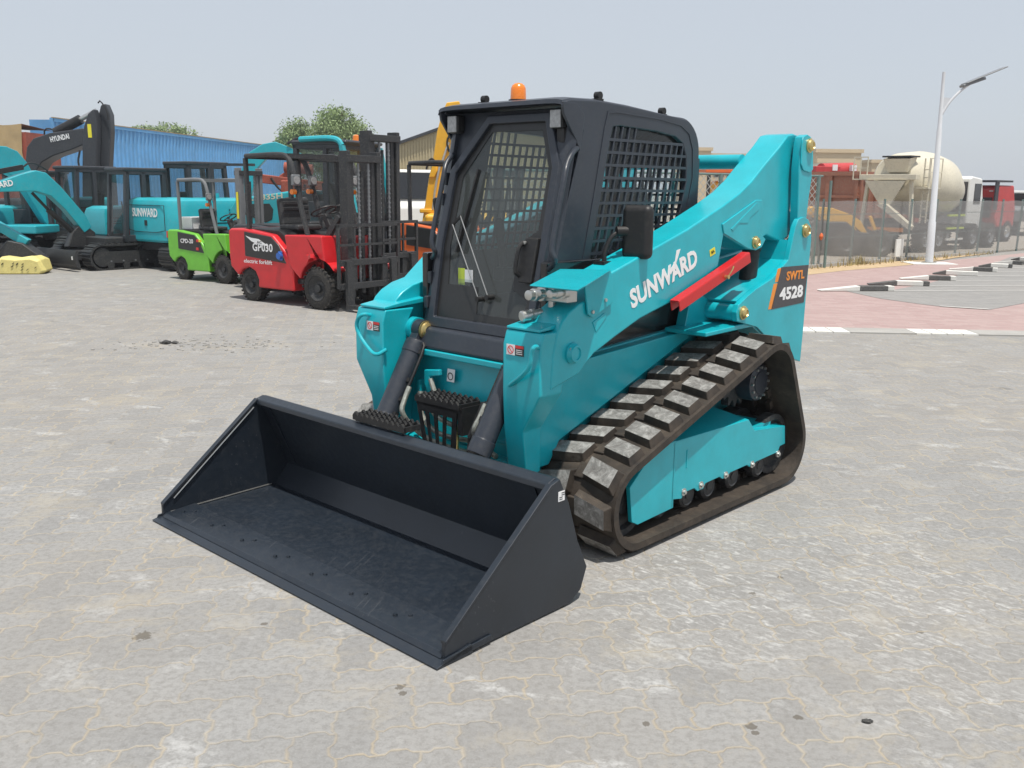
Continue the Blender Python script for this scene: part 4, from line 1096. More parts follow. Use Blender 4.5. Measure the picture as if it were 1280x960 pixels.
    g = MB(); g.box(1.81, 1.84, -.56, -.52, .3, 1.10); g.box(1.81, 1.84, .52, .56, .3, 1.10); g.box(1.81, 1.84, -.56, .56, 1.07, 1.11); g.box(1.81, 1.835, -.56, .56, .83, .86)
    for y in (-.26, .26): g.box(1.815, 1.835, y-.014, y+.014, .66, 1.09)
    g.build('backrest', dark, ca)
    for s in (-1, 1):
        g = MB(); g.prism([(1.85, .04), (1.85, .64), (1.89, .64), (1.90, .09), (2.85, .055), (2.85, .04)], 'y', s*.40-.055, s*.40+.055); g.build('fork', dark, ca)
    # lamps, mirror
    if detail:
        for s in (-1, 1):
            g = MB(); g.cyl((1.00, s*.50, 1.50), (1.00, s*.56, 1.50), .035, n=12); g.build('indicator_lamp', 'beacon', t)
            g = MB(); g.box(1.02, 1.06, s*.52-.07, s*.52+.07, 1.58, 1.72); h_ = g.build('head_lamp', 'grey', t, .015)
            g = MB(); g.cyl((1.06, s*.52, 1.65), (1.07, s*.52, 1.65), .05, n=16); g.build('lamp_lens', 'lampglass', h_)
    return t, b_, cw

fr, fb, fc = forklift('red electric forklift with black side panel, parked nearest behind the loader arm', (-3.35, 13.38, 0), -36.6, (1, 1, 1), texts=[
    ('GP030', .12, .70, .42, .11, 'decalwhite', 'model_lettering')])
text('slogan_lettering', 'electric forklift', .60, .055, 'decalwhite', fb, (-.08, -.532, .530), (1, 0, 0), (0, 0, 1), .01)
g = MB(); g.prism([(-.02, .90), (.10, .875), (.25, .865), (.40, .80), (.44, .775), (.20, .80), (.10, .83)], 'y', -.534, -.531); em = g.build('wing_emblem', 'decalwhite', fb)
text('emblem_lettering', 'AC', .10, .035, 'decalblack', em, (.22, -.5352, .805), (1, 0, 0), (0, 0, 1), .01)
g = MB(); g.cyl((1.30, -.53, .66), (1.30, -.62, .66), .05, n=16); g.beam((1.30, -.58, .66), (1.42, -.62, .70), .05, .05); g.build('tilt_knuckle', 'red', fc)
g = MB(); g.cyl((.70, -.53, .66), (.70, -.575, .66), .045, n=16); g.box(.66, .74, -.545, -.53, .60, .72); g.build('charging_plug', paint('blue plug plastic', (.02, .12, .45)), fb, .01)
fg, gb, gc = forklift('small lime green forklift with grey guard and black seat, left of the red forklift', (-5.38, 16.18, 0), -33, (.76, .80, .84), body='green', guardc='grey', mastc='grey', mast_z=2.2, texts=[
    ('CPD-20', .04, .74, .42, .085, 'decalwhite', 'model_lettering')])
g = MB(); g.box(-.427, -.421, -.40, .40, .70, .88); g.build('rear_badge', 'decalblack', gb)
for (x, z, m_) in ((.62, .80, 'decalred'), (.70, .80, 'decalyellow'), (.60, .64, 'decalred')):
    g = MB(); g.box(x-.035, x+.035, -.545, -.528, z-.025, z+.025); g.build('tail_lamp', m_, gb)
g = MB(); g.box(1.66, 1.72, -.322, -.316, 1.25, 1.75); g.build('caution_strip', 'decalyellow', fg)
g = MB(); g.box(-.27, .15, -.30, .25, 1.001, 1.24)
g.box(-.272, .152, -.302, .252, 1.02, 1.035)
wb_ = g.build('white_box', 'decalwhite', None, .006); wb_.location = (-5.38, 16.18, 0); wb_.rotation_euler = (0, 0, R(-33)); wb_.scale = (.76, .80, .84)
tag(wb_, 'white carton resting on the rear deck of the lime green forklift', 'carton')
forklift('long dark grey forklift with a tall mast, hidden behind the red forklift', (-3.62, 14.75, 0), -36.6, (1.28, 1.0, 1.0), body='darkfar', mast_z=2.33, post_x=.62)
f3 = forklift('orange forklift with black overhead guard beside the cab of the loader', (-1.45, 16.3, 0), -36.6, (1, 1, 1), body='orange', mast_z=1.9, detail=False)
text('body_lettering', 'DOOSAN', .50, .10, 'decalblack', f3[1], (-.36, -.524, .70), (1, 0, 0), (0, 0, 1), .02)

# ---- crawler track for excavators
def crawler(parent, y, L, h, w, mat_='darkmet', n=40, gear='darkmet'):
    r = h/2; pts = hull(arc((-L/2+r, r), r, 0, 354, 30)+arc((L/2-r, r), r, 0, 354, 30))
    ps, tot = resample(pts, n); g = MB()
    for (p, t) in ps:
        nx, nz = t[1], -t[0]
        g.obox((p[0]-nx*.015, y, p[1]-nz*.015), (tot/n*.47, w/2, .018), (t[0], 0, t[1]), (0, 1, 0), (nx, 0, nz))
        g.obox((p[0]+nx*.008, y, p[1]+nz*.008), (.010, w/2, .018), (t[0], 0, t[1]), (0, 1, 0), (nx, 0, nz))
    g.v = [(v[0], v[1], max(v[2], 0.004)) for v in g.v]
    b_ = g.build('crawler_track', mat_, parent)
    g = MB(); g.box(-L/2+r, L/2-r, y-w*.42, y+w*.42, h*.25, h*.72)
    for s in (-1, 1): g.cyl((s*(L/2-r), y-w*.43, r), (s*(L/2-r), y+w*.43, r), r*.72, n=22)
    for k in range(5): g.cyl((-L/2+r+(L-2*r)*(k+.5)/5, y-w*.45, h*.18), (-L/2+r+(L-2*r)*(k+.5)/5, y+w*.45, h*.18), h*.14, n=12)
    g.build('track_frame', gear, b_, .01)
    for k in range(6):
        q = MB(); q.cyl((-L*.3+k*L*.12, y+w*.42, h*.34), (-L*.3+k*L*.12, y+w*.46, h*.34), .016, n=8); q.cyl((-L*.3+k*L*.12, y-w*.42, h*.34), (-L*.3+k*L*.12, y-w*.46, h*.34), .016, n=8)
        q.build('bolt', 'grey', b_)
    return b_

def machine_cab(parent, x0, x1, y0, y1, z0, z1, frame='darkfar', slope=.10, roof=True):
    """posts, roof and panes of an excavator cab; x1 is the front"""
    cz = (z1-z0)
    g = MB()
    p = .085
    def post(x, y, xt=None): g.beam((x, y, z0), (xt if xt is not None else x, y, z1-.03), p, p)
    for y in (y0+p/2, y1-p/2):
        post(x0+p/2, y); post(x1-p/2, y, x1-slope-p/2); post((x0+x1)/2, y)
        g.box(x0, x1-slope*.0, y-p/2, y+p/2, z0, z0+cz*.10)
        g.box(x0, x1-slope, y-p/2, y+p/2, z1-.09, z1-.02)
        g.box(x0, (x0+x1)/2, y-p/2, y+p/2, z0, z0+cz*.34)
    g.box(x0, x0+p, y0, y1, z0, z0+cz*.42); g.box(x1-p, x1, y0, y1, z0, z0+cz*.07); g.box(x0, x0+p, y0, y1, z1-.09, z1-.02)
    g.box(x1-slope-p, x1-slope, y0, y1, z1-.09, z1-.02)
    g.box(x0, x1, y0, y1, z0, z0+.03)
    c = g.build('cab', frame, parent, .012)
    g = MB(); g.box(x0-.02, x1-slope+.05, y0-.01, y1+.01, z1-.03, z1+.04); g.build('cab_roof', frame, c, .025, 3)
    def pane(vs): 
        q = MB(); q.add(vs, [(0, 1, 2, 3)]); q.build('pane', 'farglass', c)
    for y in (y0+p/2, y1-p/2):
        pane([(x0+.03, y, z0+.05), (x1-.03, y, z0+.05), (x1-slope-.03, y, z1-.06), (x0+.03, y, z1-.06)])
    pane([(x1-.03, y0+.03, z0+.05), (x1-.03, y1-.03, z0+.05), (x1-slope-.03, y1-.03, z1-.06), (x1-slope-.03, y0+.03, z1-.06)])
    pane([(x0+.03, y0+.03, z0+.4*cz), (x0+.03, y1-.03, z0+.4*cz), (x0+.03, y1-.03, z1-.06), (x0+.03, y0+.03, z1-.06)])
    yc = (y0+y1)/2; xc = x0+(x1-x0)*.42
    g = MB(); g.box(xc-.2, xc+.2, yc-.18, yc+.18, z0+.22, z0+.34); g.obox((xc-.2, yc, z0+.58), (.05, .17, .26), (1, 0, .1), (0, 1, 0), (-.1, 0, 1)); g.build('seat', 'seat', c, .03)
    g = MB(); g.box(x1-.30, x1-.2, yc-.12, yc+.12, z0+.03, z0+.5); g.cyl((x1-.25, yc-.1, z0+.5), (x1-.22, yc-.1, z0+.75), .015, n=8); g.cyl((x1-.25, yc+.1, z0+.5), (x1-.22, yc+.1, z0+.75), .015, n=8); g.build('controls', 'black', c)
    return c

def house(parent, x0, x1, w, z0, z1, body, skirt='darkmet', rr=.35, yo=0.0):
    """rounded counterweight and engine house in plan, with a skirt under it"""
    plan = arc((x0+rr, -w/2+rr), rr, 270, 180, 6)+arc((x0+rr, w/2-rr), rr, 180, 90, 6)+[(x1, w/2), (x1, -w/2)]
    def grow(k, dz): pass
    g = MB(); zz = [z0, z0+.04, z1-.14, z1-.05, z1]; ins = [.03, 0, 0, .03, .12]
    vs = []; n = len(plan); cxx = (x0+x1)/2
    for z, i_ in zip(zz, ins):
        for (x, y) in plan:
            fx = (x-cxx)*(1-i_/((x1-x0)/2)); fy = y*(1-i_/(w/2)); vs.append((cxx+fx, fy+yo, z))
    fs = [tuple(range(n)), tuple(range((len(zz)-1)*n, len(zz)*n))[::-1]]
    for r_ in range(len(zz)-1):
        for q in range(n): fs.append((r_*n+q, (r_+1)*n+q, (r_+1)*n+(q+1) % n, r_*n+(q+1) % n))
    g.add(vs, fs); h = g.build('house', body, parent, ang=30)
    # panel seams
    g = MB(); xs_ = x0+(x1-x0)*.42
    for s in (-1, 1): g.box(xs_-.006, xs_+.006, yo+s*w/2-.004, yo+s*w/2+.004, z0+.06, z1-.16); g.box(x0+rr, x1-.03, yo+s*w/2-.004, yo+s*w/2+.004, z0+(z1-z0)*.42, z0+(z1-z0)*.44)
    g.build('panel_seam', 'decalblack', h)
    for s in (-1, 1):
        for k in range(9):
            for q in range(2):
                v = MB(); xx = x0+(x1-x0)*.62+k*.032; v.box(xx, xx+.018, yo+s*w/2-.004, yo+s*w/2+.004, z1-.30+q*.06, z1-.265+q*.06); v.build('vent_slot', 'decalblack', h) if k % 2 == 0 or True else None
    g = MB(); g.box(x0+.15, x1+.35, -.68, .68, z0-.16, z0+.01); g.cyl((0, 0, z0-.32), (0, 0, z0-.10), .45, n=28); g.build('slew_frame', skirt, parent, .02)
    return h

def xz_prism(poly, y0, y1): 
    g = MB(); g.prism(poly, 'y', y0, y1); return g

def boom_from(parent, poly, y, w, mat_, name='boom'):
    g = MB(); g.prism(poly, 'y', y-w/2, y+w/2); return g.build(name, mat_, parent, .015, 2)

# excavator A: cab and boom towards the left foreground, blade down
def view_poly(pts, px0, k, y0, kz, x0=0.0, f_=1.0):
    """outline measured along the machine: (picture x, picture y) -> (forward, height)"""
    return [((px0-a)*k*f_+x0, 1.578-(b_-y0)*kz) for a, b_ in pts]

A_boom = [(3.021, 1.437), (2.507, 1.521), (2.105, 1.594), (1.753, 1.724), (1.466, 1.800), (1.284, 1.761), (1.044, 1.520), (0.608, 0.972), (0.518, 0.760), (0.666, 0.658), (0.992, 1.096), (1.235, 1.345), (1.500, 1.430), (2.122, 1.414), (2.523, 1.358), (3.040, 1.250)]
exA = thing('mini_excavator', 'turquoise mini excavator with boom reaching left and dozer blade beside the yellow sack', 'excavator', (-7.70, 18.45, 0), R(230), 'turquoise excavators in the back row')
for s in (-1, 1): crawler(exA, s*.62, 2.0, .48, .34)
g = MB(); g.box(-.6, .9, -.46, .46, .16, .34); g.build('undercarriage', 'darkmet', exA, .02)
g = MB(); g.prism([(1.20, .03), (1.28, .12), (1.30, .26), (1.26, .38), (1.22, .38), (1.24, .24), (1.20, .12)], 'y', -.80, .80); bl = g.build('dozer_blade', 'darkmet', exA)
for s in (-1, 1):
    g = MB(); g.beam((1.22, s*.3, .22), (.5, s*.3, .24), .10, .10); g.build('blade_arm', 'darkmet', bl)
g = MB(); g.box(1.285, 1.30, .68, .73, .22, .28); g.build('sticker', 'decalwhite', bl)
house(exA, -.80, .30, .80, .58, 1.15, 'teal_far', rr=.2, yo=-.36)
machine_cab(exA, -.62, .30, .06, .76, .50, 1.84)
boom_from(exA, A_boom, -.16, .22, 'teal_far')
q = [(2.492, 1.412), (1.881, 1.527), (1.872, 1.625)]
text('brand_lettering', 'SUNWARD', math.dist(q[0], q[1]), .11, 'decalwhite', exA, (q[0][0], -.045, q[0][1]), (q[1][0]-q[0][0], 0, q[1][1]-q[0][1]), (0, 0, 1), .03)
g = MB(); q = [(0.743, 0.581), (1.266, 1.096), (1.526, 1.401)]; g.cyl((q[0][0], -.16, q[0][1]), (q[1][0], -.16, q[1][1]), .055, n=12); g.cyl((q[1][0], -.16, q[1][1]), (q[2][0], -.16, q[2][1]), .028, n=10); g.build('boom_cylinder', 'black', exA)
g = MB(); g.prism([(.45, .36), (.45, .66), (.70, .86), (.90, .66), (1.0, .40)], 'y', -.26, -.06); g.build('boom_bracket', 'darkmet', exA, .02)
g = MB(); q = [(1.653, 1.853), (2.316, 1.714), (1.668, 1.839), (1.504, 1.956), (1.312, 1.875), (1.204, 1.792)]; g.beam((q[0][0], -.16, q[0][1]), (q[1][0], -.16, q[1][1]), .09, .09); g.build('arm_cylinder', 'black', exA)
g = MB(); g.tube([(a, -.16, b_) for a, b_ in q[2:]], .016, 6, smooth=2); g.build('hydraulic_hose', 'black', exA)

exD = thing('mini_excavator', 'turquoise mini excavator behind the blade machine, only black cab and upper boom bend showing', 'excavator', (-9.42, 20.9, 0), R(236), 'turquoise excavators in the back row')
for s in (-1, 1): crawler(exD, s*.66, 2.2, .50, .36)
house(exD, -.85, .30, .85, .60, 1.28, 'teal_far', rr=.2, yo=-.4)
machine_cab(exD, -.28, .75, .0, .78, .55, 1.90)
D_boom = [(2.801, 2.266), (2.037, 2.314), (1.589, 2.301), (1.367, 2.214), (1.187, 1.994), (0.958, 1.523), (0.600, 0.799), (0.771, 0.514), (1.220, 1.308), (1.453, 1.681), (1.766, 1.835), (2.240, 1.856), (2.844, 1.873)]
boom_from(exD, D_boom, -.2, .24, 'teal_far')
exC = thing('crawler_excavator', 'turquoise excavator seen side on at the left edge, black lower body and orange sticker', 'excavator', (-11.3, 20.4, 0), R(-9), 'turquoise excavators in the back row')
for s in (-1, 1): crawler(exC, s*.72, 3.0, .50, .38)
house(exC, -1.4, .55, 1.7, .62, 1.10, 'teal_far')
g = MB(); g.box(-1.38, .6, -.86, .86, .50, .63); g.build('black_skirt', 'darkmet', exC, .02)
g = MB(); g.box(.5, 1.65, -.80, .0, .55, .72); g.build('side_deck', 'teal_far', exC, .03)
machine_cab(exC, .35, 1.45, .05, .85, .62, 1.80)
text('model_lettering', 'SWE60E', .50, .09, 'decalwhite', exC, (-.55, -.856, .72), (1, 0, 0), (0, 0, 1), .02)
g = MB(); g.prism([(.08, .70), (.20, .70), (.08, .84)], 'y', -.858, -.853); g.build('orange_sticker', 'decalorange', exC)
g = MB(); g.prism([(1.3, .5), (1.9, .62), (2.6, .30), (2.6, .22), (1.9, .45), (1.3, .40)], 'y', -.1, .1); g.build('boom', 'darkmet', exC)

# excavator B seen from the rear, brand on its counterweight
exB = thing('mini_excavator', 'turquoise excavator with its rounded counterweight to the camera and white SUNWARD letters', 'excavator', (-6.27, 18.5, 0), R(53.4), 'turquoise excavators in the back row')
for s in (-1, 1): crawler(exB, s*.58, 2.1, .52, .40)
hb = house(exB, -1.02, 1.0, 1.66, .52, 1.33, 'teal_far')
machine_cab(exB, -.05, .95, .0, .80, .60, 1.98)
g = MB(); g.beam((-.10, -.83, 1.33), (-.10, -.83, 1.96), .05, .05); g.beam((-.10, -.80, 1.95), (.9, -.80, 1.97), .05, .05); g.build('canopy_bar', 'darkfar', exB)
text('brand_lettering', 'SUNWARD', .82, .16, 'decalwhite', hb, (-1.024, .42, .98), (0, -1, 0), (0, 0, 1), .03)
g = MB(); 
oc_ = [(-.62, .74), (-.35, .70), (.35, .70), (.62, .74), (.62, 1.20), (-.62, 1.20)]
oi_ = [(p[0]*.985, p[1]+(.008 if p[1] < 1 else -.008)) for p in oc_]
g.holed(oc_, [oi_], 'x', -1.020, -1.028); g.box(-1.03, -1.02, -.05, .03, .82, .92); g.build('hatch_line', 'decalblack', hb)
for y in (.62, -.66):
    g = MB(); g.box(-1.03 if abs(y) < .64 else -1.0, -.95, y-.05, y+.05, .62, .74); g.build('tail_lamp', 'decalred', hb)
g = MB(); g.box(-.8, -.3, -.84, -.60, .40, .44); g.build('red_step', 'decalred', exB)
g = MB(); g.cyl((.25, -.45, 1.30), (.25, -.45, 1.42), .05, n=14); g.build('filler_cap', 'teal_far', hb)

# teal wheel loader behind the red forklift and another boom beside it
wl_ = thing('wheel_loader', 'turquoise wheel loader with large glazed cab and vented engine hood, behind the red forklift', 'wheel loader', (-4.05, 17.6, 0), R(-24))
g = MB(); g.prism([(-1.0, .55), (-1.02, 1.15), (-.85, 1.34), (.45, 1.50), (.45, .55)], 'y', -.62, .62); hd = g.build('engine_hood', 'teal_far', wl_, .04, 3)
g = MB(); g.prism([(-.75, 1.08), (-.62, 1.24), (-.10, 1.26), (-.02, 1.16), (-.05, .98), (-.20, .92)], 'y', -.626, -.615); vn = g.build('vent_panel', 'decalblack', hd)
g = MB(); g.box(-.40, -.22, -.627, -.615, .70, .84); g.build('hatch', 'decalblack', hd)
text('model_lettering', 'LG835H', .75, .10, 'cream', hd, (-.55, -.622, 1.30), (1, 0, .07), (0, 0, 1), .02)
g = MB(); g.prism([(.45, .45), (.45, 1.2), (.70, 1.0), (1.75, .75), (1.9, .45)], 'y', -.70, .70); g.build('front_frame', 'teal_far', wl_, .03)
cc = machine_cab(wl_, .42, 1.75, -.58, .58, .80, 2.30, 'darkfar', .30)
g = MB(); g.beam((1.76, -.60, .85), (1.47, -.60, 2.26), .10, .07); g.beam((1.76, .60, .85), (1.47, .60, 2.26), .10, .07); g.tube([(1.47, -.60, 2.26), (1.40, -.60, 2.36), (1.2, -.60, 2.39), (.6, -.60, 2.37)], .05, 8, smooth=2); g.build('cab_pillar', 'teal_far', wl_)
g = MB(); g.box(.40, 1.55, -.60, .60, 2.30, 2.36); g.build('cab_roof', 'darkfar', wl_, .03)
g = MB(); g.lathe((1.3, .1, 2.36), (0, 0, 1), [(0, .07), (.10, .06), (.12, .02)], 14); g.build('beacon', 'beacon', wl_)
for (x, y) in ((-.5, -.62), (-.5, .62), (1.5, -.62), (1.5, .62)): make_wheel(wl_, (x, y, .42), .42, .30)

exF = thing('crawler_excavator', 'turquoise excavator boom bent over like a hook in front of the blue container', 'excavator', (-4.95, 20.6, 0), R(8), 'turquoise excavators in the back row')
F_poly = [(-1.071, 0.557), (-0.975, 1.518), (-0.854, 1.968), (-0.692, 2.268), (-0.421, 2.437), (-0.154, 2.491), (0.141, 2.380), (0.502, 2.187), (0.431, 2.069), (-0.031, 2.229), (-0.333, 2.158), (-0.541, 1.940), (-0.680, 1.438), (-0.753, 0.558)]
boom_from(exF, F_poly, 0, .28, 'teal_far')
g = MB(); g.tube([(.1, -.16, 2.45), (.35, -.16, 2.60), (.6, -.16, 2.50), (.95, -.16, 2.30)], .03, 8, smooth=2); g.build('hydraulic_hose', 'black', exF)
g = MB(); g.box(-1.2, .3, -.7, .7, .45, 1.1); g.build('house', 'teal_far', exF, .08)
for s in (-1, 1): crawler(exF, s*.6, 2.3, .48, .36)

rc = thing('truck_crane', 'folded dull red loading crane seen through the guard of the red forklift', 'crane', (-5.15, 22.3, 0), 0)
g = MB(); g.beam((-.9, 0, 1.75), (.9, 0, 1.55), .22, .20); g.beam((-.3, 0, 1.75), (.35, 0, 2.15), .12, .12); g.cyl((-.2, 0, 2.0), (.45, 0, 1.95), .12, n=12); g.build('crane_arm', 'rust', rc, .02)
g = MB(); g.box(-.25, .25, -.25, .25, .0, 1.7); g.build('crane_post', 'rust', rc, .03)
g = MB(); g.tube([(-.5, -.1, 1.75), (-.3, -.1, 1.45), (0, -.1, 1.40), (.3, -.1, 1.60)], .03, 6, smooth=2); g.build('hydraulic_hose', 'black', rc)

# black excavator: boom and arm above the mini excavators
bx = thing('crawler_excavator', 'big black excavator with raised boom lettered HYUNDAI and hanging arm, before the blue container', 'excavator', (-11.5, 24.0, 0), 0)
g = MB(); g.prism([(-0.802, 0.922), (-0.653, 1.840), (-0.536, 2.437), (-0.359, 2.649), (0.067, 2.787), (0.904, 2.910), (0.967, 2.720), (0.870, 2.510), (0.584, 2.392), (0.096, 2.233), (-0.195, 2.076), (-0.354, 1.862), (-0.462, 0.925)], 'y', -.30, .30); bo = g.build('boom', 'darkfar', bx, .03)
g = MB(); g.prism([(0.719, 0.938), (0.860, 2.624), (0.926, 2.948), (1.050, 3.252), (1.196, 3.367), (1.253, 3.103), (1.039, 0.941)], 'y', -.32, -.02); g.build('arm', 'darkfar', bx, .03)
g = MB(); g.prism([(0.919, 0.940), (1.116, 3.102), (1.244, 3.480), (1.365, 3.519), (1.461, 3.256), (1.447, 2.821), (1.199, 0.943)], 'y', .0, .28); g.build('arm', 'darkfar', bx, .03)
q = [(0.069, 2.806), (0.726, 3.135), (1.136, 3.347)]
g = MB(); g.cyl((q[0][0], 0, q[0][1]), (q[1][0], 0, q[1][1]), .12, n=14); g.build('arm_cylinder', 'black', bx)
g = MB(); g.cyl((q[1][0], 0, q[1][1]), (q[2][0], 0, q[2][1]), .06, n=12); g.build('piston_rod', 'silver', bx)
q = [(0.086, 2.559), (0.551, 2.697)]; text('brand_lettering', 'HYUNDAI', .48, .13, 'decalwhite', bo, (q[0][0], -.31, q[0][1]), (1, 0, .20), (0, 0, 1), .03)
q = [(1.022, 2.683)]; g = MB(); g.box(q[0][0], q[0][0]+.09, -.328, -.321, q[0][1], q[0][1]+.32); g.build('yellow_plate', 'decalyellow', bx)
q = [(0.800, 2.375), (0.713, 2.047), (0.854, 1.836)]; g = MB(); g.tube([(a, -.35, b_) for a, b_ in q], .025, 6, smooth=2); g.build('hydraulic_hose', 'black', bx); g = MB(); q = [(-0.219, 2.670), (-0.197, 2.898), (-0.020, 2.900), (0.146, 2.788)]; g.tube([(a, 0, b_) for a, b_ in q], .022, 6, smooth=1); g.build('hydraulic_hose', 'black', bx); g = MB()
q = [(1.228, 3.517), (1.293, 3.593), (1.445, 3.294), (1.449, 3.105)]; g.tube([(a, -.1, b_) for a, b_ in q], .018, 6, smooth=1); g.build('hydraulic_hose', 'black', bx)
g = MB(); g.box(-1.2, 1.0, -1.0, 1.0, .8, 1.2); g.build('house', 'darkfar', bx, .08)
for s in (-1, 1): crawler(bx, s*.8, 3.0, .7, .45)

# yellow excavator arm behind the loader's cab
ye = thing('crawler_excavator', 'yellow excavator whose tall upright arm rises beside the loader cab', 'excavator', (-1.65, 18.2, 0), 0)
g = MB(); g.prism([(-0.219, 0.132), (-0.121, 0.801), (-0.057, 1.162), (0.039, 1.756), (0.116, 2.079), (0.195, 2.589), (0.271, 2.863), (0.376, 3.122), (0.613, 3.153), (0.672, 2.810), (0.627, 2.376), (0.507, 2.010), (0.385, 1.494), (0.292, 1.046), (0.180, 0.137)], 'y', -.16, .16); yb = g.build('arm', 'yellow', ye, .02)
q = [(0.039, 1.756), (0.101, 1.962), (0.176, 2.021), (0.205, 1.875), (0.144, 1.757)]; g = MB(); g.prism(q, 'y', -.20, .10); g.build('arm_bracket', 'yellow', yb, .02)
for q in ([(0.110, 1.163), (0.158, 1.565), (0.251, 1.993)], [(0.281, 2.008), (0.342, 2.199), (0.418, 2.403)]):
    g = MB(); g.tube([(a, -.18, b_) for a, b_ in q], .022, 6, smooth=1); g.build('steel_pipe', 'silver', yb)
for q in ([(-0.005, 1.902), (0.041, 2.079), (0.117, 2.109), (0.176, 2.007)], [(0.432, 2.229), (0.373, 2.402), (0.433, 2.548), (0.523, 2.549)]):
    g = MB(); g.tube([(a, -.19, b_) for a, b_ in q], .020, 6, smooth=2); g.build('hydraulic_hose', 'black', yb)
g = MB(); q = [(0.019, 1.147)][0]; g.box(q[0]-.16, q[0]+.2, -.19, .19, q[1]-.05, q[1]+.03); g.build('arm_collar', 'yellow', yb, .02)
g = MB(); g.box(.0, 1.8, -.8, .8, .45, 1.1); g.build('house', 'yellow', ye, .08)
for s in (-1, 1): crawler(ye, s*.6, 2.4, .48, .36)

wv = thing('white_truck', 'white truck cab with a mirror, partly seen between forklift mast and yellow arm', 'truck', (-2.65, 24.0, 0), R(-60))
g = MB(); g.prism([(-.8, .35), (-.8, 2.0), (.45, 2.0), (.70, 1.25), (.85, 1.1), (.85, .35)], 'y', -.8, .8); tb_ = g.build('cab', 'white', wv, .06, 3)
g = MB(); g.add([(.475, -.7, 1.93), (.475, .7, 1.93), (.70, .7, 1.29), (.70, -.7, 1.29)], [(0, 1, 2, 3)]); g.v = [(v[0]+.03, v[1], v[2]) for v in g.v]; g.build('windscreen', 'blackgloss', tb_)
g = MB(); g.box(-.4, .40, -.812, -.80, 1.25, 1.85); g.build('side_window', 'blackgloss', tb_)
g = MB(); g.box(.5, .56, -1.0, -.85, 1.3, 1.8); g.build('mirror', 'black', tb_, .02)
for (x, y) in ((.4, -.7), (.4, .7), (-.6, -.7), (-.6, .7)): make_wheel(wv, (x, y, .32), .32, .2)

# yellow bag and its tarp by the tracks
g = MB(); random.seed(3)
seg = [(-.42, .02), (-.40, .22), (-.30, .30), (-.05, .27), (.22, .31), (.36, .26), (.42, .06), (.36, .0), (-.38, .0)]
yy = [-.25, -.18, .05, .2, .27]; vs = []; n = len(seg)
for k, y in enumerate(yy):
    f_ = (.86, 1.0, .97, 1.0, .82)[k]
    for (x, z) in seg: vs.append((x*f_+random.uniform(-.02, .02), y+random.uniform(-.02, .02), max(.003, z*f_+(random.uniform(-.02, .02) if z > .1 else 0))))
fs = [tuple(range(n)), tuple(range(4*n, 5*n))[::-1]]+[(r_*n+q, (r_+1)*n+q, (r_+1)*n+(q+1) % n, r_*n+(q+1) % n) for r_ in range(4) for q in range(n)]
g.add(vs, fs); bag = g.build('sack', 'bag', None, .02, 2); bag.location = (-8.72, 16.7, 0); bag.rotation_euler = (0, 0, R(8))
tag(bag, 'yellow woven sack slumped on the ground at the left edge by the excavator tracks', 'sack')
for k in range(12):
    g = MB(); a = random.uniform(-.3, .3); b_ = random.uniform(.08, .24); g.obox((a, -.262, b_), (.022, .004, .004), (1, 0, .8), (0, 1, 0), (-.8, 0, 1)); g.build('printed_mark', 'decalblack', bag)
cb_ = thing('excavator_bucket_link', 'dark bucket linkage with a turquoise arm end, resting beside the yellow sack', 'attachment', (-9.0, 17.35, 0), R(10))
g = MB(); g.prism([(-.5, .25), (-.25, .55), (.0, .50), (.35, .22), (.30, .02), (-.45, .02)], 'y', -.2, .2); g.build('bucket_shell', 'darkmet', cb_, .02)
g = MB(); g.prism([(-.75, .95), (-.55, .98), (.10, .55), (.0, .42)], 'y', -.09, .09); g.build('arm_end', 'teal_far', cb_, .02)

# ------------------------------------------------------------------ right hand side, behind the fence
mx = thing('concrete_mixer_truck', 'cream concrete mixer truck seen from behind with drum, hopper and folded chute', 'mixer truck', (9.95, 25.35, 0), R(41))
g = MB(); g.box(.1, 5.1, -.35, .35, .48, .66); g.box(.1, 3.6, -.80, .80, .62, .70); g.build('chassis', 'darkmet', mx)
for x in (.75, 1.5, 3.6, 4.8):
    for s in (-1, 1): make_wheel(mx, (x, s*.66, .36), .36, .26, 'grey')
ax = Vector((1, 0, -.14)).normalized()
g = MB(); g.lathe((.12, 0, 2.02), ax, [(0, .50), (.05, .55), (.30, .64), (1.25, .85), (1.7, .89), (2.3, .87), (3.1, .60), (3.45, .36), (3.52, .2)], 40); dr = g.build('drum', 'cream', mx)
for (h0, h1, m_) in ((.95, 1.03, 'decalred'), (1.14, 1.20, 'decalgrey')):
    g = MB(); 
    def rr_(h): return .52+(h-.35)*.32 if h < 1.35 else .84
    g.lathe(Vector((.12, 0, 2.02))+ax*h0, ax, [(0, rr_(h0)+.006), (h1-h0, rr_(h1)+.006)], 40); g.build('drum_stripe', m_, dr)
g = MB(); g.cyl(Vector((.12, 0, 2.02))+ax*3.5, Vector((.12, 0, 2.02))+ax*3.8, .26, n=20); g.build('drum_gearbox', 'white', mx)
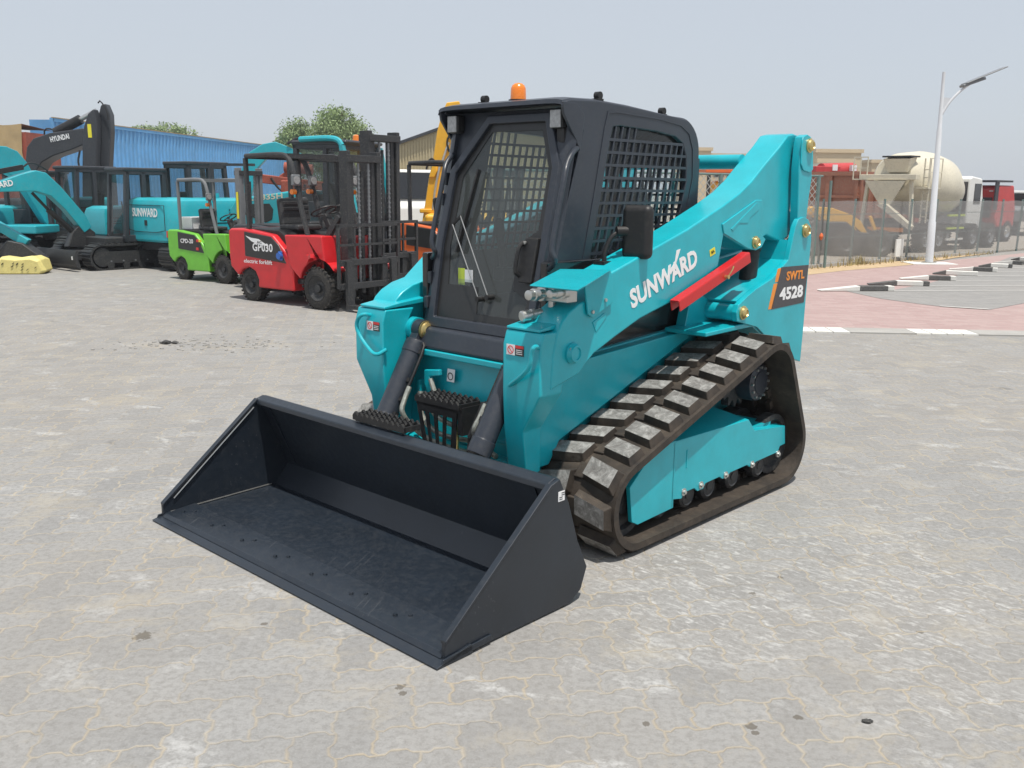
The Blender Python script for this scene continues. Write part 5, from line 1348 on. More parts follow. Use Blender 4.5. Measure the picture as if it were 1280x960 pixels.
# hopper, frame, chute
g = MB()
tp_ = [(-.10, -.56, 2.44), (.40, -.50, 2.50), (.40, .12, 2.50), (-.10, .18, 2.44)]; lo_ = [(.02, -.44, 2.10), (.3, -.44, 2.10), (.3, .10, 2.10), (.02, .10, 2.10)]
g.add(tp_+lo_, [(0, 1, 5, 4), (1, 2, 6, 5), (2, 3, 7, 6), (3, 0, 4, 7), (4, 5, 6, 7)]); g.build('hopper', 'cream', mx)
g = MB(); g.box(-.12, .40, -.58, .20, 2.48, 2.52); g.build('hopper_rim', 'darkmet', mx)
g = MB(); g.box(-.14, .06, -.78, .78, 1.90, 2.04)
for s in (-1, 1): g.beam((0, s*.70, .65), (0, s*.60, 1.92), .09, .09)
g.build('rear_frame', 'cream', mx, .01)
g = MB(); a_ = [(-.20, -.55, 1.88), (-.20, .60, 1.88), (-.16, .10, 1.20), (-.16, -.12, 1.20)]; b2_ = [(.05, -.40, 1.88), (.05, .45, 1.88), (.0, .08, 1.20), (.0, -.10, 1.20)]
g.add(a_+b2_, [(0, 1, 2, 3), (7, 6, 5, 4), (0, 4, 5, 1), (1, 5, 6, 2), (2, 6, 7, 3), (3, 7, 4, 0)]); g.build('collecting_funnel', 'cream', mx)
g = MB(); g.prism([(.15, 1.25), (-.10, 1.28), (-.85, .72), (-.80, .62)], 'x', -.30, -.12); g.build('chute', 'cream', mx)
g = MB()
for y in (-.95, -.80): g.beam((.25, y, .8), (.25, y, 2.45), .03, .03)
for k in range(7): g.box(.235, .265, -.95, -.80, .95+k*.2, .975+k*.2)
g.box(.1, .8, -1.0, -.68, 1.68, 1.71)
for x in (.1, .45, .8): g.beam((x, -1.0, 1.7), (x, -1.0, 2.45), .022, .022)
g.box(.1, .8, -1.01, -.99, 2.43, 2.455); g.box(.1, .8, -1.01, -.99, 2.08, 2.10)
g.build('ladder_platform', 'cream', mx)
g = MB(); g.box(-.1, .3, .60, 1.0, 1.9, 1.93)
for y in (.6, .8, 1.0): g.beam((-.1, y, 1.9), (-.1, y, 2.5), .025, .025)
g.box(-.11, -.09, .6, 1.0, 2.48, 2.51); g.box(-.11, -.09, .6, 1.0, 2.2, 2.22); g.build('side_platform', 'cream', mx)
g = MB(); g.prism([(3.80, .6), (3.80, 2.0), (3.95, 2.06), (4.6, 2.0), (4.8, 1.3), (4.86, .5)], 'y', -.46, .74); tc = g.build('cab', 'white', mx, .05, 3)
g = MB(); g.box(4.12, 4.55, -.472, -.46, 1.28, 1.85); g.build('side_window', 'blackgloss', tc)
g = MB(); g.box(3.785, 3.80, -.40, .6, 1.0, 1.9); g.build('rear_wall', 'decalgrey', tc)
for (x, z) in ((2.3, .60), (2.3, .95), (2.3, .30)):
    g = MB(); g.box(x-.5, x+.5, -.85, -.80, z, z+.05); g.build('side_guard_rail', 'decalgreen' if z > .5 else 'white', mx)
g = MB(); g.box(-.02, .0, -.5, .5, .55, .66); g.build('tail_panel', 'decalorange', mx)

dm = thing('dump_truck', 'reddish brown dump truck body with upright ribs behind the netting fence', 'dump truck', (9.55, 28.9, 0), R(41))
g = MB(); g.box(0, 3.7, -.95, .95, .80, 2.12); bd = g.build('tipper_body', 'brown', dm, .01)
g = MB()
for x in frange(.05, 3.65, 9): g.box(x-.05, x+.05, -1.03, -.94, .80, 2.16)
for y in (-.9, -.05, .05, .9): g.box(-.07, .0, y-.05, y+.05, .80, 2.16)
g.box(-.08, 3.72, -1.04, -.93, 2.05, 2.17); g.box(-.09, .0, -1.0, 1.0, 2.05, 2.17); g.box(-.06, .0, -1.0, 1.0, 1.4, 1.48)
g.build('body_rib', 'brown', bd)
g = MB()
for y in (-.62, -.30): g.beam((2.9, -1.08, .9), (2.9, -1.08, 2.0), .03, .03)
for k in range(5): g.box(2.6, 3.1, -1.09, -1.07, .95+k*.22, .98+k*.22)
g.beam((2.6, -1.08, .9), (2.6, -1.08, 2.0), .03, .03); g.beam((3.1, -1.08, .9), (3.1, -1.08, 2.0), .03, .03); g.build('ladder', 'cream', dm)
g = MB(); g.box(0, 5, -.4, .4, .5, .8); g.build('chassis', 'darkmet', dm)
for x in (.6, 1.4, 4.5):
    for s in (-1, 1): make_wheel(dm, (x, s*.75, .38), .38, .28)
g = MB(); g.prism([(3.9, .6), (3.9, 2.1), (4.9, 2.1), (5.1, .5)], 'y', -.85, .85); g.build('cab', 'rust', dm, .05)

rm = thing('compressor', 'bright red machine with white stickers standing above the brown tipper rim', 'machine', (11.2, 33.2, 0), R(20))
g = MB(); g.cyl((-.7, 0, 2.25), (.6, 0, 2.30), .28, n=20); g.box(-1.2, -.2, -.4, .4, 2.05, 2.42); bd = g.build('tank', 'truckred', rm, .02)
g = MB(); g.box(-1.0, .8, -.35, .35, 0, 2.05); g.build('stand', 'rust', rm)
for x in (-.55, .25):
    g = MB(); g.box(x, x+.2, -.43, -.40 if x < -.2 else -.29, 2.28, 2.48); g.build('sticker', 'decalwhite', bd)

rt_ = thing('tractor_unit', 'red lorry cab with black wind deflector, seen from behind at the right edge', 'lorry', (15.25, 31.6, 0), R(38))
g = MB(); g.prism([(0, .75), (0, 1.72), (.12, 1.84), (1.1, 1.84), (1.35, 1.1), (1.35, .5), (.2, .5)], 'y', -.76, .76); tc = g.build('cab', 'truckred', rt_, .05, 3)
g = MB(); g.box(-.20, .02, -.78, -.74, 1.05, 1.98); g.box(-.20, .02, .74, .78, 1.05, 1.98); g.box(-.22, .9, -.80, .80, 1.94, 2.0); g.box(-.2, -.16, .36, .70, 1.05, 1.5); g.build('wind_deflector', 'darkfar', tc)
g = MB(); g.box(-.02, -.002, .28, .58, 1.22, 1.42); rw = g.build('rear_window', 'blackgloss', tc, .01)
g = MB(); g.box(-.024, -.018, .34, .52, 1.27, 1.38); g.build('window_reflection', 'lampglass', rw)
g = MB(); g.box(-.04, -.002, -.60, -.15, .80, 1.45); g.build('black_panel', 'decalgrey', tc)
for k in range(4):
    g = MB(); g.box(-.03, -.002, .5-k*.35-.06, .5-k*.35+.06, 1.64, 1.67); g.build('marker_light', 'decalwhite', tc)
g = MB(); g.box(-.06, .0, -.22, .25, 1.72, 1.80); g.build('roof_vent', 'decalwhite', tc, .01)
g = MB(); g.box(-2.2, 1.2, -.35, .35, .45, .62); g.box(-2.1, -.4, -.8, .8, .55, .62); g.build('chassis', 'darkmet', rt_)
for x in (-1.6, -.85, .9):
    for s in (-1, 1): make_wheel(rt_, (x, s*.66, .34), .34, .26, 'silver')
for k in range(8):
    g = MB(); g.box(-2.23, -2.2, -.7+k*.18, -.62+k*.18, .52, .56); g.build('reflector', 'decalgreen', rt_)
fv = thing('parked_lorry', 'small dark lorry far behind the fence at the right edge', 'lorry', (20.8, 38.5, 0), R(50))
g = MB(); g.prism([(0, .5), (0, 1.7), (1.1, 1.7), (1.4, .5)], 'y', -.7, .7); q_ = g.build('cab', 'white', fv, .05)
g = MB(); g.box(-.01, .0, -.55, .55, 1.1, 1.6); g.box(.2, .9, -.712, -.7, 1.1, 1.55); g.build('window', 'blackgloss', q_)
g = MB(); g.box(-3, 1.2, -.7, .7, .55, .95); g.build('load_bed', 'grey', fv)
for x in (-2.2, -1.4, .8):
    for s in (-1, 1): make_wheel(fv, (x, s*.6, .34), .34, .26)

yl_ = thing('backhoe_loader', 'black wheeled loader with curved yellow lift arms lowered behind the netting fence', 'loader', (8.1, 24.1, 0), R(0))
for (dy, dx) in ((-.35, 0), (.35, 0)):
    g = MB(); g.prism([(x+dx, z) for x, z in [(-0.950, 1.131), (-0.596, 1.213), (-0.154, 1.179), (0.299, 1.026), (0.573, 0.871), (0.759, 0.576), (0.662, 0.535), (0.446, 0.712), (0.301, 0.531), (0.162, 0.510), (-0.203, 0.804), (-0.582, 1.036), (-0.941, 1.013)]], 'y', dy-.06, dy+.06); g.build('lift_arm', 'yellow', yl_, .015)
g = MB(); g.prism([(-0.781, 1.014), (-0.544, 1.056), (-0.170, 0.883), (-0.327, 0.842)], 'y', -.2, .2); g.build('arm_link', 'yellow', yl_, .01)
g = MB(); g.prism([(0.824, 0.973), (0.883, 0.993), (1.084, 0.540), (1.006, 0.519)], 'y', -.3, -.2); g.build('bucket_lever', 'yellow', yl_)
g = MB(); g.prism([(-0.929, 0.855), (-0.566, 0.819), (-0.263, 0.545), (-0.906, 0.538)], 'y', -.45, -.2); g.build('stripe_panel', 'decalorange', yl_)
g = MB(); g.prism([(-1.0, .35), (-1.0, .85), (.2, .85), (.5, .6), (1.3, .55), (1.4, .35)], 'y', -.5, .5); g.build('body', 'darkmet', yl_, .04)
for x in (-.75, .15, 1.0):
    for s in (-1, 1): make_wheel(yl_, (x, s*.62, .33), .33, .26)

om = thing('old_excavator', 'dark machine with orange roof edge and yellow seat behind the chain link fence', 'excavator', (5.35, 22.6, 0), R(3))
g = MB(); g.box(-1.2, 1.4, -.7, .7, .35, .9); g.build('body', 'darkmet', om, .05)
g = MB(); g.box(-1.05, 1.25, -.8, .8, 1.97, 2.06); g.build('roof', 'orange', om, .02)
for x in (-.95, -.1, .6, 1.2):
    for s in (-1, 1):
        g = MB(); g.beam((x, s*.72, .8), (x, s*.72, 1.98), .07, .07); g.build('post', 'darkmet', om)
g = MB(); g.box(.0, .75, -.65, .2, .9, 1.80); g.build('cabinet', 'grey', om, .02)
g = MB(); g.box(-.66, -.36, -.3, .3, 1.15, 1.80); g.build('seat', 'yellow', om, .08, 3)
g = MB(); g.prism([(-1.3, .95), (-.8, 1.22), (-.2, .8), (.6, .62), (.6, .4), (-1.3, .6)], 'y', -.95, -.72); g.build('side_cover', 'orange', om, .02)
for x in (-.8, .9):
    for s in (-1, 1): make_wheel(om, (x, s*.75, .36), .36, .26)
# ------------------------------------------------------------------ the yard: ground, paving, fence, buildings, trees
g = MB(); g.add([(-300, -30, 0), (300, -30, 0), (300, 500, 0), (-300, 500, 0)], [(0, 1, 2, 3)])
structure(g.build('ground', 'paving'))
fl0 = (6.14, 19.6); fd_ = Vector((14.6-6.14, 26.9-19.6)).normalized(); fn_ = Vector((-fd_.y, fd_.x))
def fpt(t, off=0): return (fl0[0]+fd_.x*t+fn_.x*off, fl0[1]+fd_.y*t+fn_.y*off)
def sheet(name, poly, z, mat_):
    g = MB(); g.add([(p[0], p[1], z) for p in poly], [tuple(range(len(poly)))]); return structure(g.build(name, mat_))
sheet('yard_ground', [fpt(-6, .1), fpt(60, .1), fpt(60, 80), fpt(-6, 40)], .004, 'yard')
sheet('red_pavement', [(1.6, 10.95), (3.39, 10.88), (5.86, 10.76), (16, 10.25), (40, 9), (60, 30), fpt(46, -.6), fpt(10, -.55), fpt(0, -.75), fpt(-5.6, -1.2), (1.6, 15.0)], .008, 'redpave')
sheet('sand_strip', [fpt(-5.6, -1.25), fpt(0, -.80), fpt(3, -.85), fpt(6, -.35), fpt(8.5, -.1), fpt(8.5, .05), fpt(-5.6, .05)], .012, 'sand')
lot = [(5.294, 15.504), (5.531, 14.043), (5.852, 13.382), (6.061, 13.079), (6.571, 12.815), (7.477, 13.624)]
lot2 = [(12.505, 23.710), (10.814, 21.219), (9.501, 19.393), (8.362, 17.847), (7.329, 16.520), (6.271, 15.357)]
sheet('parking_lot', lot+[(14, 15.3), (26, 17), (36, 30), (27, 33)]+lot2, .012, 'greypave')
# flush kerb line along the front of the red pavement, grey with white painted stretches
k0, k1 = Vector((1.6, 10.95)), Vector((40, 9.0)); kd = (k1-k0).normalized(); kn = Vector((-kd.y, kd.x))
kb = MB(); L = (k1-k0).length
cuts = [(0, 2.95, 0), (2.95, 3.43, 1), (3.43, 4.55, 0), (4.55, 5.35, 1)]
t = -.02
def kseg(mb, a, b_): 
    p = k0+kd*a; q = k0+kd*b_
    top = [(p.x-kn.x*.30, p.y-kn.y*.30, .016), (q.x-kn.x*.30, q.y-kn.y*.30, .016), (q.x+kn.x*.06, q.y+kn.y*.06, .016), (p.x+kn.x*.06, p.y+kn.y*.06, .016)]
    mb.add(top+[(v[0], v[1], -.02) for v in top], [(0, 1, 2, 3), (0, 4, 5, 1), (1, 5, 6, 2), (2, 6, 7, 3), (3, 7, 4, 0)])
def kx_(px): # along-kerb position of a point on the kerb seen at picture x
    return px
wa_ = [Vector(p) for p in [(3.369, 10.669), (3.859, 10.643), (4.585, 10.575), (5.283, 10.506)]]
pos_ = [(p-k0).dot(kd) for p in wa_]
c = .0; n = 0
ends = [0, pos_[0]-.3, pos_[1], pos_[2], pos_[3], pos_[3]+1.0]
cols = [0, 1, 0, 1, 0]
x = pos_[3]+1.0
while x < 30: ends.append(x+.75); cols.append(1 if cols[-1] == 0 else 0); x += .75
gm = MB(); wm = MB()
for a, b_, w_ in zip(ends[:-1], ends[1:], cols):
    if w_:
        m_ = max(1, round((b_-a)/.2))
        for q in range(m_): kseg(wm, a+(b_-a)*q/m_+.006, a+(b_-a)*(q+1)/m_-.006)
    else: kseg(gm, a, b_)
ke = gm.build('kerb', 'concrete'); structure(ke); wk = wm.build('kerb_paint', 'kerbwhite'); structure(wk)

# raised parking kerbs, alternately painted
bars = [
 ('nearest parking kerb, mostly white with one black block', [('w', (4.927, 14.979), (5.593, 15.047)), ('b', (5.593, 15.047), (6.063, 15.094)), ('w', (6.063, 15.094), (6.171, 15.105))]),
 ('second parking kerb, black at both ends around a white block', [('b', (6.118, 16.113), (6.584, 16.038)), ('w', (6.584, 16.038), (7.008, 15.969)), ('b', (7.008, 15.969), (7.11, 15.953))]),
 ('third parking kerb, white point, black block and white end', [('w', (7.122, 17.231), (7.608, 17.13)), ('b', (7.608, 17.13), (7.969, 17.055)), ('w', (7.969, 17.055), (8.062, 17.035))]),
 ('fourth parking kerb, short black end and long white block', [('b', (8.231, 18.419), (8.453, 18.318)), ('w', (8.453, 18.318), (8.964, 18.083))]),
 ('fifth parking kerb, straight beyond the lamp pole, with a black middle', [('w', (9.05, 19.527), (9.451, 19.287)), ('b', (9.451, 19.287), (9.755, 19.105)), ('w', (9.755, 19.105), (9.83, 19.06))]),
 ('sixth parking kerb, thin black ends and a white middle', [('b', (10.126, 20.474), (10.342, 20.347)), ('w', (10.342, 20.347), (10.634, 20.174)), ('b', (10.634, 20.174), (10.7, 20.136))]),
 ('seventh parking kerb, white then black, near the right edge', [('w', (10.998, 21.588), (11.276, 21.24)), ('b', (11.276, 21.24), (11.407, 21.077))]),
 ('farthest parking kerb, small and cut off by the right edge', [('b', (11.981, 22.702), (12.104, 22.497)), ('w', (12.104, 22.497), (12.325, 22.13))]),
]
kproto = None
for (lab, segs) in bars:
    p0 = Vector(segs[0][1]); p1 = Vector(segs[-1][2]); d = (p1-p0).normalized(); nn = Vector((-d.y, d.x))
    t = thing('parking_kerb', lab, 'kerb', (p0.x, p0.y, 0), math.atan2(d.y, d.x), 'painted kerbs at the parking bays')
    first = True
    for (c_, a, b_) in segs:
        a_ = (Vector(a)-p0).dot(d); e_ = (Vector(b_)-p0).dot(d)
        g = MB(); taper = .5 if (first and c_ == 'w') else .0
        if first: g.add([(a_, .13, .014), (a_+.02, .0, .014), (e_, 0, .014), (e_, .16, .014), (a_, .14, .03), (a_+.02, .01, .03), (e_, 0, .095), (e_, .16, .095)], [(3, 2, 1, 0), (4, 5, 6, 7), (0, 1, 5, 4), (1, 2, 6, 5), (2, 3, 7, 6), (3, 0, 4, 7)])
        else: g.box(a_, e_, 0, .16, .014, .095)
        g.build('kerb_block', 'kerbwhite' if c_ == 'w' else 'kerbblack', t, .01); first = False
    # painted bay line running off from its end
    e = p1; g = MB(); q = e+Vector((.93, .12)).normalized()*7
    dn = Vector((-.12, .93))*.035
    g.add([(e.x, e.y, .020), (q.x, q.y, .020), (q.x+dn.x, q.y+dn.y, .020), (e.x+dn.x, e.y+dn.y, .020)], [(0, 1, 2, 3)]); structure(g.build('bay_line', 'kerbwhite'))
# white edge line on the near side of the bays
a = [(6.023, 13.121), (6.559, 12.814)]; g = MB(); g.add([(a[0][0], a[0][1]-.03, .018), (a[1][0], a[1][1]-.03, .018), (a[1][0], a[1][1]+.03, .018), (a[0][0], a[0][1]+.03, .018)], [(0, 1, 2, 3)]); structure(g.build('edge_line', 'kerbwhite'))

# ---- street lamp
lp = thing('street_lamp', 'tall leaning white street lamp with a single curved arm by the parking kerbs', 'street lamp', (9.40, 21.25, 0), 0)
lb_ = MB(); lb_.box(-.5, .5, -.35, .35, .0, .03); lb_.build('base_slab', 'kerbwhite', lp, .01)
def lq(px, py, Y=21.25):
    return ((px-640)/1167*Y*1.02-9.40, 0, 1.578-(py-241)/1167*Y*1.0)
g = MB(); g.lathe((0, 0, .03), (-.023, 0, 1), [(0, .085), (.9, .082), (.92, .070), (2.9, .055), (2.92, .046), (4.12, .032)], 20); pole = g.build('pole', 'polewhite', lp)
g = MB(); g.cyl((0, 0, .03), (0, 0, .05), .16, n=16); g.build('base_flange', 'silver', lp)
t0 = Vector((-.07, 0, 3.22)); 
g = MB(); g.tube([t0, t0+Vector((.15, 0, .30)), t0+Vector((.38, 0, .55)), t0+Vector((.62, 0, .73))], .028, 10, smooth=2); g.build('arm', 'polewhite', pole)
g = MB(); g.prism([(-.06, 3.26), (-.07, 3.62), (.13, 3.60), (.06, 3.45)], 'y', -.008, .008); g.build('arm_gusset', 'polewhite', pole)
g = MB(); g.obox(t0+Vector((.62, 0, .715)), (.25, .10, .028), (1, 0, .36), (0, 1, 0), (-.36, 0, 1)); g.obox(t0+Vector((.86, 0, .86)), (.46, .15, .012), (1, 0, .42), (0, 1, 0), (-.42, 0, 1)); g.build('lamp_head', 'grey', pole, .01)

# ---- netting fence
fn = thing('netting_fence', 'long low fence of green posts hung with grey shade netting', 'fence', (0, 0, 0))
hts = 1.43
ts = [0.4+k*1.27 for k in range(28)]
for k, t_ in enumerate(ts):
    p = fpt(t_, 0); g = MB(); g.beam((p[0], p[1], 0), (p[0]+.02, p[1], hts), .04, .04); g.build('fence_post', 'fencegreen', fn)
g = MB()
for z in (.62, 1.10): 
    a, b_ = fpt(-.2), fpt(36); g.beam((a[0], a[1], z), (b_[0], b_[1], z), .015, .015)
g.build('fence_wire', 'fencegreen', fn)
g = MB(); vs = []; fs = []
N = 120
for k in range(N+1):
    t_ = -.4+k*36.4/N; p = fpt(t_, -.035+.01*math.sin(k*1.3)); vs += [(p[0], p[1], .06), (p[0], p[1], hts-.03-.025*abs(math.sin(k*.55)))]
for k in range(N): fs.append((2*k, 2*k+2, 2*k+3, 2*k+1))
g.add(vs, fs); g.build('shade_netting', 'netting', fn)
g = MB(); a, b_ = fpt(-5.6), fpt(9); dd = Vector((b_[0]-a[0], b_[1]-a[1])).normalized(); g.beam((a[0], a[1], .04), (b_[0], b_[1], .04), .16, .08); g.build('fence_footing', 'concrete', fn)
sg = MB(); sg.box(-.17, .17, -.015, .015, .12, .52); sg.box(-.15, -.13, -.01, .01, 0, .12); sg.box(.13, .15, -.01, .01, 0, .12); sgo = sg.build('notice_board', 'white')
p = fpt(3.6, -.12); sgo.location = (p[0], p[1], 0); sgo.rotation_euler = (0, 0, math.atan2(fd_.y, fd_.x)); tag(sgo, 'blank whitish notice board leaning low against the netting fence', 'board')
om_ = MB(); om_.lathe((0, 0, .58), (0, 0, 1), [(0, .01), (.03, .03), (.08, .045), (.12, .03), (.15, .01)], 12); oo = om_.build('fence_reflector', 'orange'); p = fpt(.35, -.06); oo.location = (p[0], p[1], 0); tag(oo, 'small orange marker fixed on the first netting fence post', 'marker')

cf = thing('chain_link_fence', 'taller chain link fence of thick green posts seen beneath the rear cross tube', 'fence', (6.28, 19.72, 0), R(204))
for k, x in enumerate((0, 2.45, 4.9, 7.35)):
    g = MB(); g.cyl((x, 0, 0), (x, 0, 1.90), .042, n=14); g.build('fence_post', 'fencegreen', cf)
g = MB(); g.cyl((-.10, 0, 1.89), (7.4, 0, 1.89), .022, n=10); g.build('top_rail', 'fencegreen', cf)
g = MB(); g.cyl((-.22, .12, 0), (-.22, .12, 1.80), .03, n=10); g.build('gate_post', 'fencegreen', cf)
g = MB(); g.add([(0, .005, .03), (7.35, .005, .03), (7.35, .005, 1.88), (0, .005, 1.88)], [(0, 1, 2, 3)]); g.build('wire_mesh', 'chain', cf)

# ---- dry grass tufts along the fence foot
g = MB(); random.seed(11)
for k in range(420):
    t_ = random.uniform(-1, 8.5); o_ = random.gauss(-.15, .12); p = fpt(t_, o_); a = random.uniform(0, 6.28); h_ = random.uniform(.04, .16)
    if random.random() < .4: t_ = random.gauss(1.8, .25); p = fpt(t_, random.gauss(-.05, .1)); h_ *= 1.6
    dx, dy = math.cos(a)*.012, math.sin(a)*.012; lx_, ly_ = random.uniform(-.06, .06), random.uniform(-.06, .06)
    g.add([(p[0]-dx, p[1]-dy, .01), (p[0]+dx, p[1]+dy, .01), (p[0]+lx_, p[1]+ly_, .01+h_)], [(0, 1, 2)])
o = g.build('dry_grass', 'grass'); tag(o, 'dry grass tufts along the foot of the fence', 'grass', kind='stuff')

# ---- small things on the paving
def rubble(name, loc, sizes, mat_, lab, cat):
    g = MB()
    for (x, y, r) in sizes:
        import bmesh
        bm = bmesh.new(); bmesh.ops.create_icosphere(bm, subdivisions=1, radius=r)
        vs = [(x+v.co.x*random.uniform(.8, 1.5), y+v.co.y*random.uniform(.7, 1.2), max(.001, r*.35+v.co.z*random.uniform(.4, .7))) for v in bm.verts]
        bm.verts.index_update(); g.add(vs, [tuple(v.index for v in f.verts) for f in bm.faces]); bm.free()
    o = g.build(name, mat_); o.location = loc; tag(o, lab, cat); return o
q = [(-3.495, 9.303), (-3.116, 8.948), (1.089, 2.569), (4.999, 11.588)]
rubble('stone_lump', (*q[0], 0), [(0, 0, .05), (.08, .02, .035), (-.05, .03, .025)], 'stone', 'dark broken lump with gravel lying alone on the open paving', 'rubble')
g = MB(); random.seed(5)
for k in range(160):
    r = random.uniform(.004, .014); x = random.gauss(q[0][0]+.35, .5); y = random.gauss(q[0][1], .22)
    g.obox((x, y, r*.5), (r, r*.8, r*.5), (1, random.random(), 0), (-random.random(), 1, 0), (0, 0, 1))
o = g.build('gravel', 'concrete'); tag(o, 'loose gravel scattered round the dark lump', 'gravel', kind='stuff')
rubble('pebble', (*q[2], 0), [(0, 0, .013), (.012, .003, .009)], 'stone', 'black pebble on the paving in the lower right foreground', 'pebble')

# ---- blue container with real corrugation
ca_, cb__ = Vector((-14.75, 30.8)), Vector((-12.55, 53.6)); dC = (cb__-ca_); LC = dC.length; 
ct_ = thing('shipping_container', 'long faded blue corrugated container running back behind the excavators', 'container', (ca_.x, ca_.y, 0), math.atan2(dC.y, dC.x))
pitch = .30; pts = []; x = 0
while x < LC-pitch: pts += [(x, 0), (x+.10, 0), (x+.15, .05), (x+.25, .05)]; x += pitch
pts.append((x, 0)); xe = x
g = MB(); n = len(pts); vs = [(a, -b_, z) for z in (.05, 3.50) for a, b_ in pts]; g.add(vs, [(k, k+1, n+k+1, n+k) for k in range(n-1)])
g.build('side_wall', 'blue_box', ct_, ang=10)
g = MB(); g.box(-.05, xe+.05, -.07, .03, 3.50, 3.62); g.box(-.05, xe+.05, -.07, .03, 0, .08); g.box(-.08, 0, -.07, .03, 0, 3.6); g.box(xe, xe+.08, -.07, .03, 0, 3.6); g.box(0.05, xe, .03, .8, 0.02, 3.56)
g.build('frame', 'blue_box', ct_)
g = MB(); g.box(-.06, xe+.06, -.08, -.02, 3.605, 3.635); g.build('rusty_edge', 'tarp', ct_)

bs = thing('tarp_covered_load', 'tan tarpaulin draped over a rusty red load at the far left edge', 'covered load', (-17.3, 28.6, 0))
g = MB(); g.box(-3, 3.3, -1, 1, 0, 3.0); g.build('load', 'rust', bs)
vs = []; fs = []; random.seed(9)
for k in range(25):
    for j in range(4):
        x = -3.2+k*6.4/24; z = (3.15, 3.22, 2.7, 2.3)[j]+random.uniform(-.04, .04)+(.15*math.sin(k*.3) if j > 1 else 0)-(max(0, k-18)*.06 if j > 1 else 0); y = (1.0, -1.0, -1.06-.04*math.sin(k*1.9), -1.10-.08*math.sin(k*2.3))[j]
        vs.append((x, y, z))
for k in range(24):
    for j in range(3): fs.append((k*4+j, k*4+4+j, k*4+5+j, k*4+j+1))
g = MB(); g.add(vs, fs); g.build('tarpaulin', 'tarp', bs)

def shed(label, pts, Y, depth, mat_, ribs=True):
    t = thing('warehouse', label, 'warehouse', (0, Y, 0))
    g = MB(); g.prism(pts, 'y', 0, depth); w = g.build('wall', mat_, t)
    if ribs:
        xs_ = frange(pts[0][0], pts[-1][0], 60); g = MB()
        for x in xs_:
            ys = []
            for i in range(len(pts)-1):
                a, b_ = pts[i], pts[i+1]
                if abs(b_[0]-a[0]) > 1e-6 and (a[0]-x)*(b_[0]-x) <= 0: ys.append(a[1]+(b_[1]-a[1])*(x-a[0])/(b_[0]-a[0]))
            if ys: g.box(x-.035, x+.035, -.05, 0, 0, max(ys)-.05)
        g.build('wall_rib', mat_, w)
    g = MB()
    for a, b_ in zip(pts[1:-2], pts[2:-1]): g.beam((a[0], -.1, a[1]+.05), (b_[0], -.1, b_[1]+.05), .3, .12)
    g.build('eaves', 'darkfar', w)
    return t
shed('tan sheet metal warehouse with sloping roof behind the yellow arm', [(-5.6, 0), (-5.6, 3.55), (-1.5, 5.0), (2.6, 3.6), (2.6, 0)], 46, 14, 'shed')

def block(label, X, Y, w, d, h, mat_='beige', wins=0):
    t = thing('flat_roofed_building', label, 'building', (X, Y, 0), 0)
    g = MB(); g.box(-w/2, w/2, 0, d, 0, h); b_ = g.build('wall', mat_, t)
    g = MB(); g.box(-w/2-.15, w/2+.15, -.15, d+.1, h, h+.30); g.build('parapet', 'beige', t)
    for k in range(wins):
        x = -w/2+w*(k+.5)/wins; q = MB(); q.box(x-.5, x+.5, -.04, 0, h-2.0, h-.9); q.build('window', 'blackgloss', b_)
    return t
block('low beige building just right of the cab beyond the cross tube', 22.3, 96, 9.0, 10, 4.9, wins=5)
block('small cream roof tank building directly beside the cab edge', 17.8, 90, 1.2, 3, 5.2)
block('beige building with a white wall behind the loader tower', 27.0, 80, 3.7, 8, 4.75)
block('plain white building in front of the beige one beside the tower', 24.1, 72, 2.6, 4, 3.7, 'offwhite')
block('narrow brown walled building peeping over the dump truck', 34.0, 88, 2.4, 6, 4.2, 'beige')
mp_ = thing('mast_pole', 'thin distant pole with a small head above the cross tube', 'pole', (22.6, 82, 0)); g = MB(); g.cyl((0, 0, 0), (0, 0, 5.8), .05, n=8); g.build('pole', 'grey', mp_); g = MB(); g.box(-.1, .35, -.1, .1, 5.7, 6.1); g.build('pole_head', 'grey', mp_)

# ---- thin desert haze
g = MB(); g.box(-120, 120, -25, 190, -1, 9); o = g.build('haze', None); o.data.materials.clear()
hm = bpy.data.materials.new('haze air'); hm.use_nodes = True; hn = hm.node_tree; hn.nodes.remove(hn.nodes['Principled BSDF'])
pv = hn.nodes.new('ShaderNodeVolumePrincipled'); pv.inputs['Color'].default_value = (.90, .93, 1.0, 1); pv.inputs['Density'].default_value = .0012; pv.inputs['Anisotropy'].default_value = .3
hn.links.new(pv.outputs['Volume'], hn.nodes['Material Output'].inputs['Volume']); o.data.materials.append(hm); o['kind'] = 'stuff'; o['label'] = 'thin pale haze in the air over the whole yard'

